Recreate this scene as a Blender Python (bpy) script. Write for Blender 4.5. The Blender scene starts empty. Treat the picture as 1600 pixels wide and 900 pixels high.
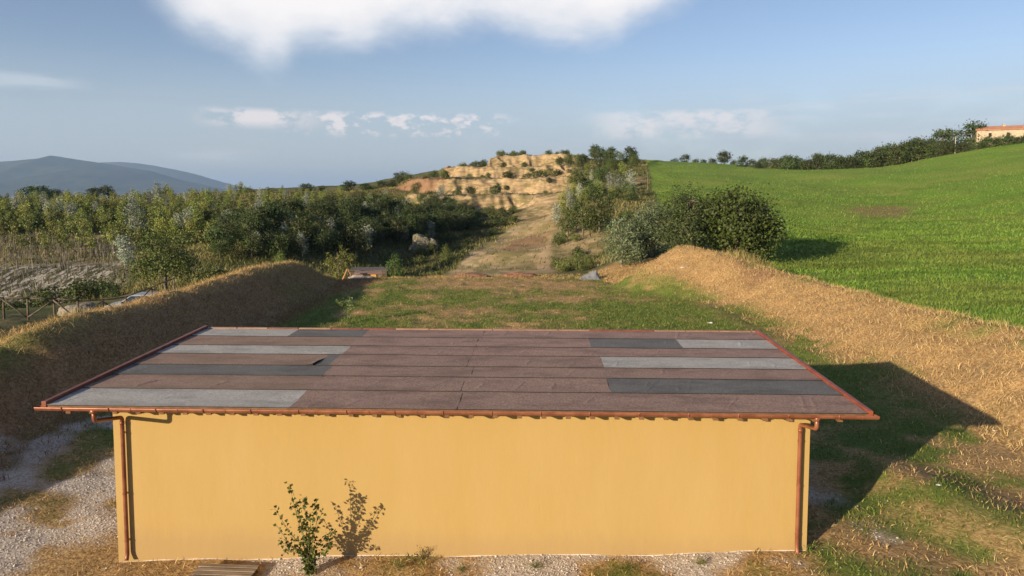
import bpy, math, random
import numpy as np
from mathutils import Vector, Matrix, noise as mnoise

R = math.radians
rng = np.random.default_rng(7)
random.seed(7)
sc = bpy.context.scene
C = sc.collection

# ------------------------------------------------------------------ camera
F = 1067.0; HZ = 300.0; CH = 7.8; PITCH = R(4.0)
cd = bpy.data.cameras.new("camera"); cam = bpy.data.objects.new("camera", cd); C.objects.link(cam)
cam.location = (0, 0, CH); cam.rotation_euler = (R(90) - PITCH, 0, 0)
cd.sensor_width = 36; cd.lens = 24.0
cd.shift_y = (math.tan(PITCH) - (450 - HZ) / F) * F / 1600.0
cd.clip_start = 0.2; cd.clip_end = 60000
sc.camera = cam
_tp, _cp, _sp = math.tan(PITCH), math.cos(PITCH), math.sin(PITCH)

def G(px, py, Y):
    """point of the place seen in the photograph's column px, row py, at distance Y"""
    xc = (px - 800) / F; yc = _tp + (HZ - py) / F
    dy = _cp + yc * _sp; dz = -_sp + yc * _cp
    t = Y / dy
    return (xc * t, Y, CH + dz * t)

# ------------------------------------------------------------------ light
SUN_AZ = 226.0      # degrees clockwise from +Y: behind the camera, to the left
SUN_EL = 14.2
w = bpy.data.worlds.new("World"); sc.world = w; w.use_nodes = True
nt = w.node_tree; nt.nodes.clear()

def N(tree, typ, **kw):
    n = tree.nodes.new(typ)
    for k, v in kw.items(): setattr(n, k, v)
    return n

def MT(tree, op, a, b=None, c=None, clamp=False):
    n = tree.nodes.new('ShaderNodeMath'); n.operation = op; n.use_clamp = clamp
    for i, v in enumerate((a, b, c)):
        if v is None: continue
        if isinstance(v, (int, float)): n.inputs[i].default_value = v
        else: tree.links.new(v, n.inputs[i])
    return n.outputs[0]

def SS(tree, v, a, b, lo=0.0, hi=1.0):
    n = tree.nodes.new('ShaderNodeMapRange'); n.interpolation_type = 'SMOOTHSTEP'
    tree.links.new(v, n.inputs[0])
    n.inputs[1].default_value = a; n.inputs[2].default_value = b
    n.inputs[3].default_value = lo; n.inputs[4].default_value = hi
    return n.outputs[0]

def MIX(tree, f, a, b, mode='MIX'):
    n = tree.nodes.new('ShaderNodeMix'); n.data_type = 'RGBA'; n.blend_type = mode
    for s, v in ((n.inputs[0], f), (n.inputs[6], a), (n.inputs[7], b)):
        if isinstance(v, (int, float)): s.default_value = v
        elif isinstance(v, tuple): s.default_value = (v + (1,))[:4]
        else: tree.links.new(v, s)
    return n.outputs[2]

def NZ(tree, vec, scale, detail=4, rough=0.55, dist=0.0):
    n = tree.nodes.new('ShaderNodeTexNoise'); n.inputs['Scale'].default_value = scale
    n.inputs['Detail'].default_value = detail; n.inputs['Roughness'].default_value = rough
    n.inputs['Distortion'].default_value = dist
    if vec is not None: tree.links.new(vec, n.inputs['Vector'])
    return n.outputs['Fac']

sky = N(nt, 'ShaderNodeTexSky', sky_type='NISHITA', sun_disc=False)
sky.sun_elevation = R(SUN_EL); sky.sun_rotation = R(SUN_AZ)
sky.air_density = 1.0; sky.dust_density = 0.6; sky.ozone_density = 2.2; sky.altitude = 300
tc = N(nt, 'ShaderNodeTexCoord')
sp = N(nt, 'ShaderNodeSeparateXYZ'); nt.links.new(tc.outputs['Generated'], sp.inputs[0])
az = MT(nt, 'ARCTAN2', sp.outputs[0], sp.outputs[1])
hl = MT(nt, 'SQRT', MT(nt, 'ADD', MT(nt, 'MULTIPLY', sp.outputs[0], sp.outputs[0]), MT(nt, 'MULTIPLY', sp.outputs[1], sp.outputs[1])))
el = MT(nt, 'ARCTAN2', sp.outputs[2], hl)
def azp(px): return math.atan((px - 800) / F)
def elp(px, py): return math.atan((HZ - py) / F * math.cos(azp(px)))
cv = N(nt, 'ShaderNodeCombineXYZ'); nt.links.new(az, cv.inputs[0]); nt.links.new(MT(nt, 'MULTIPLY', el, 1.8), cv.inputs[1])
n1 = NZ(nt, cv.outputs[0], 7.0, 7, 0.55, 0.3)
n2 = NZ(nt, cv.outputs[0], 26.0, 6, 0.6, 0.2)
# big cloud: its lower edge is a curve over the azimuth
fc = N(nt, 'ShaderNodeFloatCurve')
A0, A1, E0, E1 = azp(150), azp(1250), 0.10, 0.50
pts = [(150, -110), (240, 5), (290, 50), (350, 72), (395, 92), (430, 106), (480, 84), (560, 80), (620, 60), (700, 55), (770, 48), (850, 66), (920, 76), (950, 72), (985, 40), (1040, 10), (1110, -20), (1250, -110)]
crv = fc.mapping.curves[0]
for i, (px, py) in enumerate(pts):
    X = (azp(px) - A0) / (A1 - A0); Yv = (elp(px, py) - E0) / (E1 - E0)
    if i == 0: crv.points[0].location = (X, Yv)
    elif i == len(pts) - 1: crv.points[1].location = (X, Yv)
    else: crv.points.new(X, Yv)
fc.mapping.update()
mr = N(nt, 'ShaderNodeMapRange'); nt.links.new(az, mr.inputs[0]); mr.inputs[1].default_value = A0; mr.inputs[2].default_value = A1
nt.links.new(mr.outputs[0], fc.inputs['Value'])
thr = MT(nt, 'ADD', MT(nt, 'MULTIPLY', fc.outputs[0], E1 - E0), E0)
rel = MT(nt, 'SUBTRACT', el, thr)
rel = MT(nt, 'ADD', rel, MT(nt, 'MULTIPLY', MT(nt, 'SUBTRACT', n1, 0.5), 0.066))
rel = MT(nt, 'ADD', rel, MT(nt, 'MULTIPLY', MT(nt, 'SUBTRACT', n2, 0.5), 0.024))
big = SS(nt, rel, -0.022, 0.034)
big = MT(nt, 'MULTIPLY', big, MT(nt, 'MULTIPLY', SS(nt, az, azp(180), azp(330)), SS(nt, az, azp(1200), azp(1000))))
big = MT(nt, 'MULTIPLY', big, SS(nt, el, 0.55, 0.38))
# small sunlit cumulus tops over a low grey-blue bank
def band(pa, pb, ytop, ybot, nz, lo, hi, soft=0.5):
    ca = MT(nt, 'MULTIPLY', SS(nt, az, azp(pa - 60), azp(pa + 40)), SS(nt, az, azp(pb + 60), azp(pb - 40)))
    e_top = elp((pa + pb) / 2, ytop); e_bot = elp((pa + pb) / 2, ybot)
    ce = MT(nt, 'MULTIPLY', SS(nt, el, e_top + .006, e_top - .004), SS(nt, el, e_bot - .012, e_bot + .004))
    m = MT(nt, 'MULTIPLY', SS(nt, nz, lo, hi), MT(nt, 'MULTIPLY', ca, ce))
    return m
n3 = NZ(nt, cv.outputs[0], 24.0, 6, 0.62)
n4 = NZ(nt, cv.outputs[0], 34.0, 6, 0.6)
cum = MT(nt, 'MAXIMUM', band(345, 470, 174, 193, n3, .36, .54), band(480, 770, 180, 208, n4, .48, .62))
cum = MT(nt, 'MAXIMUM', cum, MT(nt, 'MULTIPLY', band(950, 1190, 176, 210, n3, .36, .58), .8))
mp = N(nt, 'ShaderNodeMapping'); nt.links.new(cv.outputs[0], mp.inputs[0]); mp.inputs['Scale'].default_value = (3.0, 16.0, 1)
n5 = NZ(nt, mp.outputs[0], 2.2, 5, 0.55)
streak = MT(nt, 'MULTIPLY', SS(nt, n5, .50, .72), MT(nt, 'MULTIPLY', SS(nt, el, elp(1250, 125), elp(1250, 150)), SS(nt, az, azp(1050), azp(1250))))
streak = MT(nt, 'MAXIMUM', streak, MT(nt, 'MULTIPLY', band(-60, 110, 118, 134, n5, .35, .55), .8))
streak = MT(nt, 'MAXIMUM', streak, MT(nt, 'MULTIPLY', band(290, 390, 235, 248, n5, .35, .55), .7))
bank = MT(nt, 'MULTIPLY', SS(nt, el, .20, .06), SS(nt, n1, .05, .55))
colr = MIX(nt, MT(nt, 'MULTIPLY', bank, .75), MIX(nt, 1.0, sky.outputs[0], (1.12, .98, 1.0), 'MULTIPLY'), (3.5, 4.0, 4.55))
colr = MIX(nt, MT(nt, 'MULTIPLY', streak, .5), colr, (5.4, 5.6, 6.0))
colr = MIX(nt, MT(nt, 'MULTIPLY', cum, .7), colr, (7.4, 6.6, 6.4))
shade = MIX(nt, SS(nt, MT(nt, 'ADD', rel, MT(nt, 'MULTIPLY', MT(nt, 'SUBTRACT', n1, .5), .05)), 0.0, .07), (5.2, 5.5, 6.0), (7.4, 7.1, 7.0))
colr = MIX(nt, MT(nt, 'MULTIPLY', big, .95), colr, shade)
bg = N(nt, 'ShaderNodeBackground'); bg.inputs[1].default_value = 0.078
nt.links.new(colr, bg.inputs[0])
wo = N(nt, 'ShaderNodeOutputWorld'); nt.links.new(bg.outputs[0], wo.inputs[0])

sl = bpy.data.lights.new("sun", 'SUN'); sl.energy = 4.7; sl.angle = R(0.53); sl.color = (1.0, 0.82, 0.58)
sun = bpy.data.objects.new("sun", sl); C.objects.link(sun)
a, e = R(SUN_AZ), R(SUN_EL)
sdir = Vector((math.sin(a) * math.cos(e), math.cos(a) * math.cos(e), math.sin(e)))
sun.rotation_euler = sdir.to_track_quat('Z', 'Y').to_euler()
sun.location = (-40, -40, 30)

sc.view_settings.view_transform = 'Standard'; sc.view_settings.look = 'None'
sc.view_settings.gamma = 1.0; sc.view_settings.exposure = 0.9
sc.cycles.max_bounces = 6; sc.cycles.diffuse_bounces = 3; sc.cycles.transmission_bounces = 3
sc.cycles.volume_bounces = 0; sc.cycles.caustics_reflective = False; sc.cycles.caustics_refractive = False

# ------------------------------------------------------------------ numpy noise
def _h(ix, iy, s):
    n = (ix.astype(np.int64) * 374761393 + iy.astype(np.int64) * 668265263 + s * 974634777) & 0xFFFFFFFF
    n = ((n ^ (n >> 13)) * 1274126177) & 0xFFFFFFFF
    n = (n ^ (n >> 16)) & 0xFFFFFF
    return n / float(0xFFFFFF)
def vn(x, y, s=0):
    ix = np.floor(x); iy = np.floor(y); fx = x - ix; fy = y - iy
    fx = fx * fx * (3 - 2 * fx); fy = fy * fy * (3 - 2 * fy)
    a = _h(ix, iy, s); b = _h(ix + 1, iy, s); c = _h(ix, iy + 1, s); d = _h(ix + 1, iy + 1, s)
    return (a * (1 - fx) + b * fx) * (1 - fy) + (c * (1 - fx) + d * fx) * fy
def fbm(x, y, oct=4, s=0, gain=0.5):
    t = 0; a = 1; n = 0
    for i in range(oct):
        t = t + a * vn(x * 2 ** i + 17.3 * i, y * 2 ** i - 9.1 * i, s + i); n += a; a *= gain
    return t / n           # 0..1
def sst(x, a, b):
    t = np.clip((x - a) / (b - a), 0, 1); return t * t * (3 - 2 * t)

# ------------------------------------------------------------------ terrain
ctrl = []
def cg(px, py, Y): ctrl.append(G(px, py, Y))
def padz(x): return max(-.56, min(.08, .030 * (x - 7.5)))
for x in (-12, -8.7, -3, 2, 6.3, 11, 14):
    for y in (-12, 0, 8, 14.6, 20): ctrl.append((x, y, padz(x)))
for x in (-13, -6, 0, 6, 12.5):
    for y in (30, 40, 50, 60): ctrl.append((x, y, {30: -.15, 40: -.05, 50: 0, 60: .12}[y]))
for p in [(-60, -60, 1), (60, -60, 1), (0, -60, 0), (-30, -20, 1.0), (30, -20, 1.2), (0, -30, 0),
          (-28, 0, 1.0), (-26, 15, 1.2), (-24, 27, 1.4), (-34, 20, 1.3), (-60, 20, 1.0), (-60, 0, 1.0), (-100, 0, 0), (-100, 60, -1),
          (28, 0, 1.2), (27, 15, 1.3), (60, 0, 1.5), (120, 20, 4), (60, 25, 1.2), (110, 60, 4)]: ctrl.append(p)
for q in [(0, 500, 34), (100, 498, 36), (-150, 500, 36), (160, 497, 40), (205, 497, 43), (245, 461, 55), (100, 475, 52),
          (0, 462, 70), (150, 462, 70), (-200, 462, 72), (0, 433, 73), (150, 436, 72.5), (-200, 430, 74), (0, 380, 95), (200, 395, 88), (-200, 380, 100),
          (0, 335, 130), (150, 338, 125), (-200, 330, 140), (300, 352, 105), (300, 420, 70), (350, 412, 73),
          (0, 325, 180), (150, 325, 180), (-200, 320, 200), (250, 327, 150), (350, 326, 150),
          (560, 442, 67), (500, 440, 68), (640, 425, 85), (560, 426, 80), (450, 368, 92), (450, 402, 80), (600, 368, 108), (600, 402, 90), (700, 358, 140), (700, 378, 112),
          (450, 345, 103), (600, 340, 125), (700, 332, 158), (450, 322, 150), (600, 312, 185), (620, 292, 212), (560, 299, 215), (400, 302, 200),
          (660, 322, 165), (690, 303, 178), (670, 280, 205), (640, 288, 222), (720, 290, 192), (740, 264, 222), (760, 253, 238), (700, 270, 214),
          (800, 332, 160), (800, 302, 182), (800, 275, 208), (810, 250, 238), (870, 247, 240), (880, 300, 178), (855, 332, 152), (870, 272, 205),
          (780, 430, 66), (735, 427, 74), (700, 433, 66), (780, 402, 90), (820, 372, 114), (842, 347, 138), (720, 400, 95),
          (862, 427, 68), (862, 385, 98), (920, 335, 110), (895, 362, 105), (960, 302, 130), (1005, 277, 168), (950, 268, 195), (905, 288, 165),
          (940, 415, 68), (1000, 395, 70), (1030, 335, 92), (900, 410, 78),
          (1600, 502, 34), (1400, 452, 48), (1250, 424, 60), (1230, 402, 70), (1120, 390, 70), (1600, 420, 60), (1750, 440, 55), (1300, 362, 98), (1100, 302, 140), (1150, 335, 108),
          (1050, 300, 130), (1600, 350, 95), (1600, 302, 125), (1450, 322, 128), (1600, 262, 158), (1600, 227, 190), (1750, 215, 190), (1450, 248, 200), (1390, 263, 215),
          (1300, 287, 168), (1250, 266, 230), (1150, 262, 250), (1050, 251, 262), (1010, 252, 250), (1530, 226, 232), (1650, 212, 235)]: cg(*q)
for p in [(-40, 290, 16), (20, 300, 19), (90, 320, 17), (180, 320, 22), (260, 300, 25), (-120, 300, 5), (-250, 250, 3), (-250, 100, 0), (260, 180, 24), (240, 80, 12),
          (-60, 260, 8), (200, 0, 4), (-200, -60, 0), (200, -60, 2)]: ctrl.append(p)
CT = np.array(ctrl); CC = 4.0
def _solve():
    d = np.sqrt((CT[:, None, 0] - CT[None, :, 0]) ** 2 + (CT[:, None, 1] - CT[None, :, 1]) ** 2 + CC * CC)
    n = len(CT); A = np.zeros((n + 3, n + 3)); A[:n, :n] = d - np.eye(n) * 0.15
    A[:n, n] = 1; A[:n, n + 1] = CT[:, 0] * .01; A[:n, n + 2] = CT[:, 1] * .01; A[n:, :n] = A[:n, n:].T
    return np.linalg.solve(A, np.concatenate([CT[:, 2], np.zeros(3)]))
WT = _solve()
def rbf(X, Y):
    out = np.empty(X.shape)
    for i in range(0, X.size, 40000):
        x = X[i:i + 40000]; y = Y[i:i + 40000]
        d = np.sqrt((x[:, None] - CT[None, :, 0]) ** 2 + (y[:, None] - CT[None, :, 1]) ** 2 + CC * CC)
        out[i:i + 40000] = d @ WT[:-3] + WT[-3] + WT[-2] * x * .01 + WT[-1] * y * .01
    return out

def GX(px, py, X):       # same, but with the distance chosen so that the point lies at x = X
    yc = _tp + (HZ - py) / F
    return G(px, py, X * F / (px - 800) * (_cp + yc * _sp))
def crest(lst): return [(p[0], p[1], p[2]) for p in lst]
LB = [(-23, -25, 1.9), (-21.5, -5, 1.9), (-20.5, 8, 1.9), (-19.6, 18, 2.0), GX(0, 543, -19.0), GX(33, 522, -18.8), GX(133, 488, -18.4), GX(217, 471, -18.3), GX(300, 450, -18.3),
      GX(390, 421, -18.3), GX(420, 413, -18.2), GX(457, 411, -17.5), GX(483, 421, -16.9), GX(510, 432, -16.2)]
RB = [(22.5, -25, 2.2), (21.5, 0, 2.4), (20.6, 14, 2.5), GX(1600, 519, 20), GX(1520, 502, 20), GX(1450, 489, 20), GX(1350, 461, 19.8), GX(1270, 441, 19.4), GX(1177, 416, 18), GX(1137, 401, 17),
      GX(1100, 391, 15.6), GX(1067, 384, 14.4), GX(1040, 404, 13.5), GX(1012, 426, 12.8)]
SR = [G(600, 437, 72), G(640, 424, 80), G(690, 408, 90), G(740, 390, 102), G(800, 368, 122)]      # small ridge beside the track
MR = [(10.2, 17.8, .38), (10.7, 16.6, .50), (10.9, 15.6, .46), (11.6, 14.3, .50), (11.8, 12, .4)]

def polydist(X, Y, P):
    best = np.full(X.shape, 1e9); zc = np.zeros(X.shape); side = np.zeros(X.shape)
    for (x0, y0, z0), (x1, y1, z1) in zip(P[:-1], P[1:]):
        dx, dy = x1 - x0, y1 - y0; L = dx * dx + dy * dy
        t = np.clip(((X - x0) * dx + (Y - y0) * dy) / L, 0, 1)
        qx = x0 + t * dx; qy = y0 + t * dy; d = np.hypot(X - qx, Y - qy)
        m = d < best; best[m] = d[m]; zc[m] = (z0 + t * (z1 - z0))[m]
        side[m] = np.sign((X - x0) * dy - (Y - y0) * dx)[m]       # + = to the right of the line
    return best, zc, side
def smax(a, b, k):
    h = np.clip(.5 + .5 * (a - b) / k, 0, 1); return b * (1 - h) + a * h + k * h * (1 - h)
def ridge(base, X, Y, P, sl_r, sl_l, r, k, wob=.35):
    d, zc, s = polydist(X, Y, P)
    d = np.maximum(0, d + (fbm(X * .35, Y * .35, 3, 5) - .5) * wob * 2)
    slope = np.where(s > 0, sl_r, sl_l)
    if k > .4: zc = zc + (fbm(X * .75, Y * .75, 3, 29) - .5) * .36
    return smax(zc - slope * (np.sqrt(d * d + r * r) - r), base, k)

def px_of(X, Y): return 800 + F * X / np.maximum(Y, 1)

def height(X, Y):
    X = np.asarray(X, float).ravel(); Y = np.asarray(Y, float).ravel()
    dist = np.hypot(X, Y - 60)
    far = sst(dist, 330, 900)
    Xc = X * np.minimum(1, 400 / np.maximum(dist, 1)); Yc = 60 + (Y - 60) * np.minimum(1, 400 / np.maximum(dist, 1))
    z = rbf(Xc, Yc)
    zf = -25 + 30 * (fbm(X / 900, Y / 900, 3, 3) - .5) + np.minimum(dist, 1500) / 1500 * -20
    z = z * (1 - far) + zf * far
    # medium roughness, more of it away from the pad
    ro = sst(Y, 62, 90)
    z = z + (fbm(X / 9, Y / 9, 4, 11) - .5) * (0.25 + 1.6 * ro * (1 - sst(X - 20 - (Y - 60) * .18, -4, 6)))
    z = z + (fbm(X / 1.3, Y / 1.3, 3, 21) - .5) * .10
    z = z + (fbm(X / 22, Y / 22, 3, 31) - .5) * 1.6 * sst(Y, 80, 130)
    z = z + (fbm(X / 60, Y / 22, 3, 37) - .5) * 2.2 * sst(Y, 65, 130) * sst(X - 24 - (Y - 90) * .18, 2, 20)
    # eroded hill: terraces and gullies
    px = px_of(X, Y)
    hm = sst(px, 600, 660) * (1 - sst(px, 885, 930)) * sst(Y, 158, 175) * (1 - sst(Y, 245, 262))
    warp = fbm(X / 16, Y / 16, 4, 41) * 2.6
    st = 4.4; q = (z + warp) / st; fr = q - np.floor(q)
    z = z + hm * (sst(fr, .40, .62) - fr) * st * 1.0
    gul = np.abs(fbm(X / 3.0 + warp * .3, Y / 14, 4, 43) - .5) * 2
    z = z + hm * (gul - .35) * .9
    # steep shaded quarry side at the left
    z = ridge(z, X, Y, LB, .86, .55, .45, .5)
    z = ridge(z, X, Y, RB, .50, .52, .7, .5)
    near = (1 - sst(Y, 62, 66)) * sst(Y, 10, 12)
    onw = 1 - ((X > -9.4) & (X < 7) & (Y > 13.9) & (Y < 22)) * 1.0
    z = z + near * onw * ((fbm(X / .62, Y / .62, 2, 23) - .5) * .16 * sst(Y, 14, 26) + (fbm(X / .9, Y / .9, 2, 27) - .5) * .06)
    z = ridge(z, X, Y, SR, .75, .75, .4, .3, .5)
    z = ridge(z, X, Y, MR, .42, .30, .5, .25, .5)
    # low bank of pale earth left of the track
    return z
def hz(x, y): return float(height(np.array([x]), np.array([y]))[0])

def inpoly(X, Y, P, soft=1.0, amp=0, sc_=3.0, s=50):
    """soft membership (0..1) of a ground polygon given as (column, distance) corners"""
    pts = [((px - 800) / F * y, y) for px, y in P]
    return inpw(X, Y, pts, soft, amp, sc_, s)
def inpw(X, Y, pts, soft=1.0, amp=0, sc_=3.0, s=50):
    ins = np.zeros(X.shape, bool); d = np.full(X.shape, 1e9)
    n = len(pts)
    for i in range(n):
        x0, y0 = pts[i]; x1, y1 = pts[(i + 1) % n]
        c = ((y0 > Y) != (y1 > Y))
        with np.errstate(divide='ignore', invalid='ignore'):
            xi = (x1 - x0) * (Y - y0) / ((y1 - y0) if y1 != y0 else 1e-9) + x0
        ins ^= c & (X < xi)
        dx, dy = x1 - x0, y1 - y0; L = dx * dx + dy * dy + 1e-9
        t = np.clip(((X - x0) * dx + (Y - y0) * dy) / L, 0, 1)
        d = np.minimum(d, np.hypot(X - x0 - t * dx, Y - y0 - t * dy))
    sd = np.where(ins, d, -d)
    if amp: sd = sd + (fbm(X / sc_, Y / sc_, 4, s) - .5) * 2 * amp
    return sst(sd, -soft, soft)

def zones(X, Y, z=None):
    """cover of the ground: weights for green, straw, gravel, clay, field, red earth, pale cliff"""
    X = np.asarray(X, float).ravel(); Y = np.asarray(Y, float).ravel(); o = {}
    dl, zl, s1 = polydist(X, Y, LB); dr, zr, s2 = polydist(X, Y, RB)
    nb = fbm(X / 2.2, Y / 2.2, 4, 61); nm = fbm(X / .7, Y / .7, 3, 63); nl = fbm(X / 8, Y / 8, 3, 65)
    berm = np.maximum(sst(dl, 5.0, 3.0), sst(dr, 5.6, 4.2) * (1 - (s2 > 0) * sst(dr, 2.8, 3.8)))
    pad = inpw(X, Y, [(-15, -30), (15.5, -30), (15.5, 30), (13.2, 40), (12.6, 63), (-14.2, 63), (-13.6, 40), (-15, 28)], 1.0, .8)
    lawn = pad * sst(Y, 21, 23)
    # greenness of the lawn
    g = .64 + (nb - .5) * 2.4 + (nm - .5) * 1.2 - .55 * sst(Y, 49, 57) + .12 * (Y < 49) + .30 * sst(X, 2, 9) + .22 * sst(-X, 5, 10) - .2 * np.exp(-((X - 1) / 5) ** 2)
    lawn_g = np.clip(g, 0, 1) * lawn * (1 - berm)
    # around the building
    rt = inpw(X, Y, [(6.2, 16), (6.2, 27), (13.5, 33), (16.2, 26), (12, 18), (9.5, 15.4), (7.5, 15.5)], .8, .8)
    rb = inpw(X, Y, [(6.0, 5), (6.0, 16.5), (14, 24), (20, 22), (20, 5)], .8, .5)
    rg = np.clip(rt * (.42 + (nb - .5) * 2.4 + (nm - .5)) + rb * (.02 + (fbm(X / 1.1, Y / 1.1, 4, 67) - .5) * 4.2 + (nb - .5) * 1.6), 0, 1) * (1 - rt * 0) * (1 - sst(dr, 5.5, 3.6))
    rg = np.maximum(rg, .8 * np.exp(-(polydist(X, Y, MR)[0] / .8) ** 2) * sst(nb, .35, .6))
    left = inpw(X, Y, [(-8.3, -20), (-8.3, 30), (-14.6, 30), (-16.2, 20), (-17, -20)], .6, .6)
    gl = inpw(X, Y, [(-8.9, 16.6), (-8.7, 25), (-12.5, 27), (-16.5, 21.0), (-16, 14), (-12.8, 13.5), (-10.9, 14.6), (-9.9, 16.6)], .5, .7, 1.2)
    front = sst(Y, 15.2, 14.9) * sst(X, -8.9, -8.5) * sst(-X, -6.4, -6.0)
    gravel = np.clip(gl * (1.25 - 1.35 * sst(nb, .50, .66)), 0, 1)
    gravel = np.maximum(gravel, front * sst(X, -6.5, -5.2) * np.clip(1.15 - 1.6 * sst(nb, .55, .7), 0, 1))
    gravel = np.maximum(gravel, .85 * inpw(X, Y, [(6.2, 16.4), (6.4, 20.5), (8.2, 19.6), (8.0, 16.6)], .5, .6, 1) * (nb < .58))
    gravel = np.maximum(gravel, .7 * inpw(X, Y, [(6.2, 13), (6.4, 15.2), (8.2, 15.2), (9.0, 13)], .4, .6, 1) * (nb < .50))
    lg = left * np.clip((nb - .60) * 6, 0, 1) * .8
    fg = front * np.clip((nb - .66) * 8, 0, 1)
    gravel = gravel * np.clip(.55 + (fbm(X / .9, Y / .9, 3, 69) - .36) * 4, 0, 1)
    o['gravel'] = gravel * (1 - lg) * (1 - fg)
    # crests of the berms carry some green
    cg_ = sst(dl, 1.6, .3) * sst(X * 0 + Y, 32, 24) * np.clip(.9 + (nb - .5) * 2, 0, 1) * .75
    cr = np.maximum(sst(dr, 2.0, .5) * np.clip((nb - .52) * 4, 0, 1) * sst(X, 17, 19), sst(dr, 5.6, 4.4) * sst(-dr, -4.2, -3.2) * 0)
    ls = sst(dl, 4.9, 2.6) * (s1 > 0) * np.clip((nl - .55) * 5, 0, 1) * .35
    o['green'] = np.clip(np.maximum.reduce([lawn_g, rg, lg, fg, cg_, cr, ls, .9 * sst(dr, 3.2, 5.0) * sst(-dr, -6.5, -4.9) * (s2 < 0) * (nb > .45) * sst(Y, 24, 26) * sst(-Y, -60, -50)]), 0, 1)
    # the green field
    fe = X - np.where(Y < 95, 20.8, 20.5 + (Y - 95) * .182)
    fld = sst(fe, -.5, .8) * np.where(s2 > 0, 1, 0) * sst(dr, 2.6, 3.6) * sst(Y, -60, -40)
    o['field'] = fld * (1 - sst(np.hypot(X, Y), 420, 500))
    o['straw'] = np.maximum(berm, pad)
    px = px_of(X, Y)
    hill = sst(px + (nl - .5) * 60, 615, 650) * (1 - sst(px + (nl - .5) * 40, 875, 915)) * sst(Y + (nl - .5) * 20, 138, 155) * (1 - sst(Y, 244, 250))
    o['clay'] = np.maximum(hill, .9 * inpoly(X, Y, [(872, 72), (868, 110), (905, 118), (945, 100), (940, 72)], 1.5, 2))
    o['clay'] = np.maximum(o['clay'], inpoly(X, Y, [(985, 135), (1008, 160), (1006, 178), (985, 165)], 1.5, 1))
    trk = inpoly(X, Y, [(640, 66), (862, 66), (866, 100), (872, 158), (822, 158), (742, 100)], .8, .8)
    o['track'] = trk
    o['red'] = np.maximum.reduce([inpoly(X, Y, [(545, 205), (560, 232), (700, 230), (690, 190), (620, 195)], 3, 4) * .9,
                                  inpoly(X, Y, [(775, 96), (855, 94), (852, 108), (800, 110)], 1.5, 2) * .7,
                                  inpoly(X, Y, [(1325, 118), (1420, 112), (1425, 126), (1330, 128)], 2, 3) * .75,
                                  inpw(X, Y, [(16.5, 47), (19.5, 46), (19, 54), (17.5, 56)], .6, .6) * .8,
                                  inpoly(X, Y, [(790, 62.5), (835, 62.5), (840, 65.5), (790, 65.5)], .5, .6) * .9])
    o['red'] = np.maximum(o['red'], .55 * sst(dl, 4.9, 4.0) * sst(dl, .2, 1.2) * (s1 > 0))
    o['cliff'] = inpoly(X, Y, [(-400, 68), (175, 67), (190, 77), (-400, 80)], 1.5, 1.2)
    o['young'] = inpoly(X, Y, [(-400, 78), (190, 75), (235, 90), (200, 104), (-400, 112)], 2, 3)
    return o

# ------------------------------------------------------------------ materials
def new_mat(name):
    m = bpy.data.materials.new(name); m.use_nodes = True
    t = m.node_tree; b = t.nodes['Principled BSDF']; b.inputs['Roughness'].default_value = .85
    if 'Specular IOR Level' in b.inputs: b.inputs['Specular IOR Level'].default_value = .25
    return m, t, b
def bump(t, b, h, dist, strength=1.0):
    n = t.nodes.new('ShaderNodeBump'); n.inputs['Distance'].default_value = dist; n.inputs['Strength'].default_value = strength
    t.links.new(h, n.inputs['Height']); t.links.new(n.outputs[0], b.inputs['Normal'])
def objco(t): return t.nodes.new('ShaderNodeTexCoord').outputs['Object']
def mapped(t, v, s):
    n = t.nodes.new('ShaderNodeMapping'); n.inputs['Scale'].default_value = s; t.links.new(v, n.inputs[0]); return n.outputs[0]
def simple(name, c1, c2, scale=8, rough=.8, metal=0, bd=0.0, stretch=(1, 1, 1), detail=5, spec=.25):
    m, t, b = new_mat(name); co = mapped(t, objco(t), stretch)
    f = NZ(t, co, scale, detail, .6)
    t.links.new(MIX(t, SS(t, f, .3, .7), c1, c2), b.inputs['Base Color'])
    b.inputs['Roughness'].default_value = rough; b.inputs['Metallic'].default_value = metal
    b.inputs['Specular IOR Level'].default_value = spec
    if bd: bump(t, b, NZ(t, co, scale * 3, 4, .6), bd)
    return m

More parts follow.
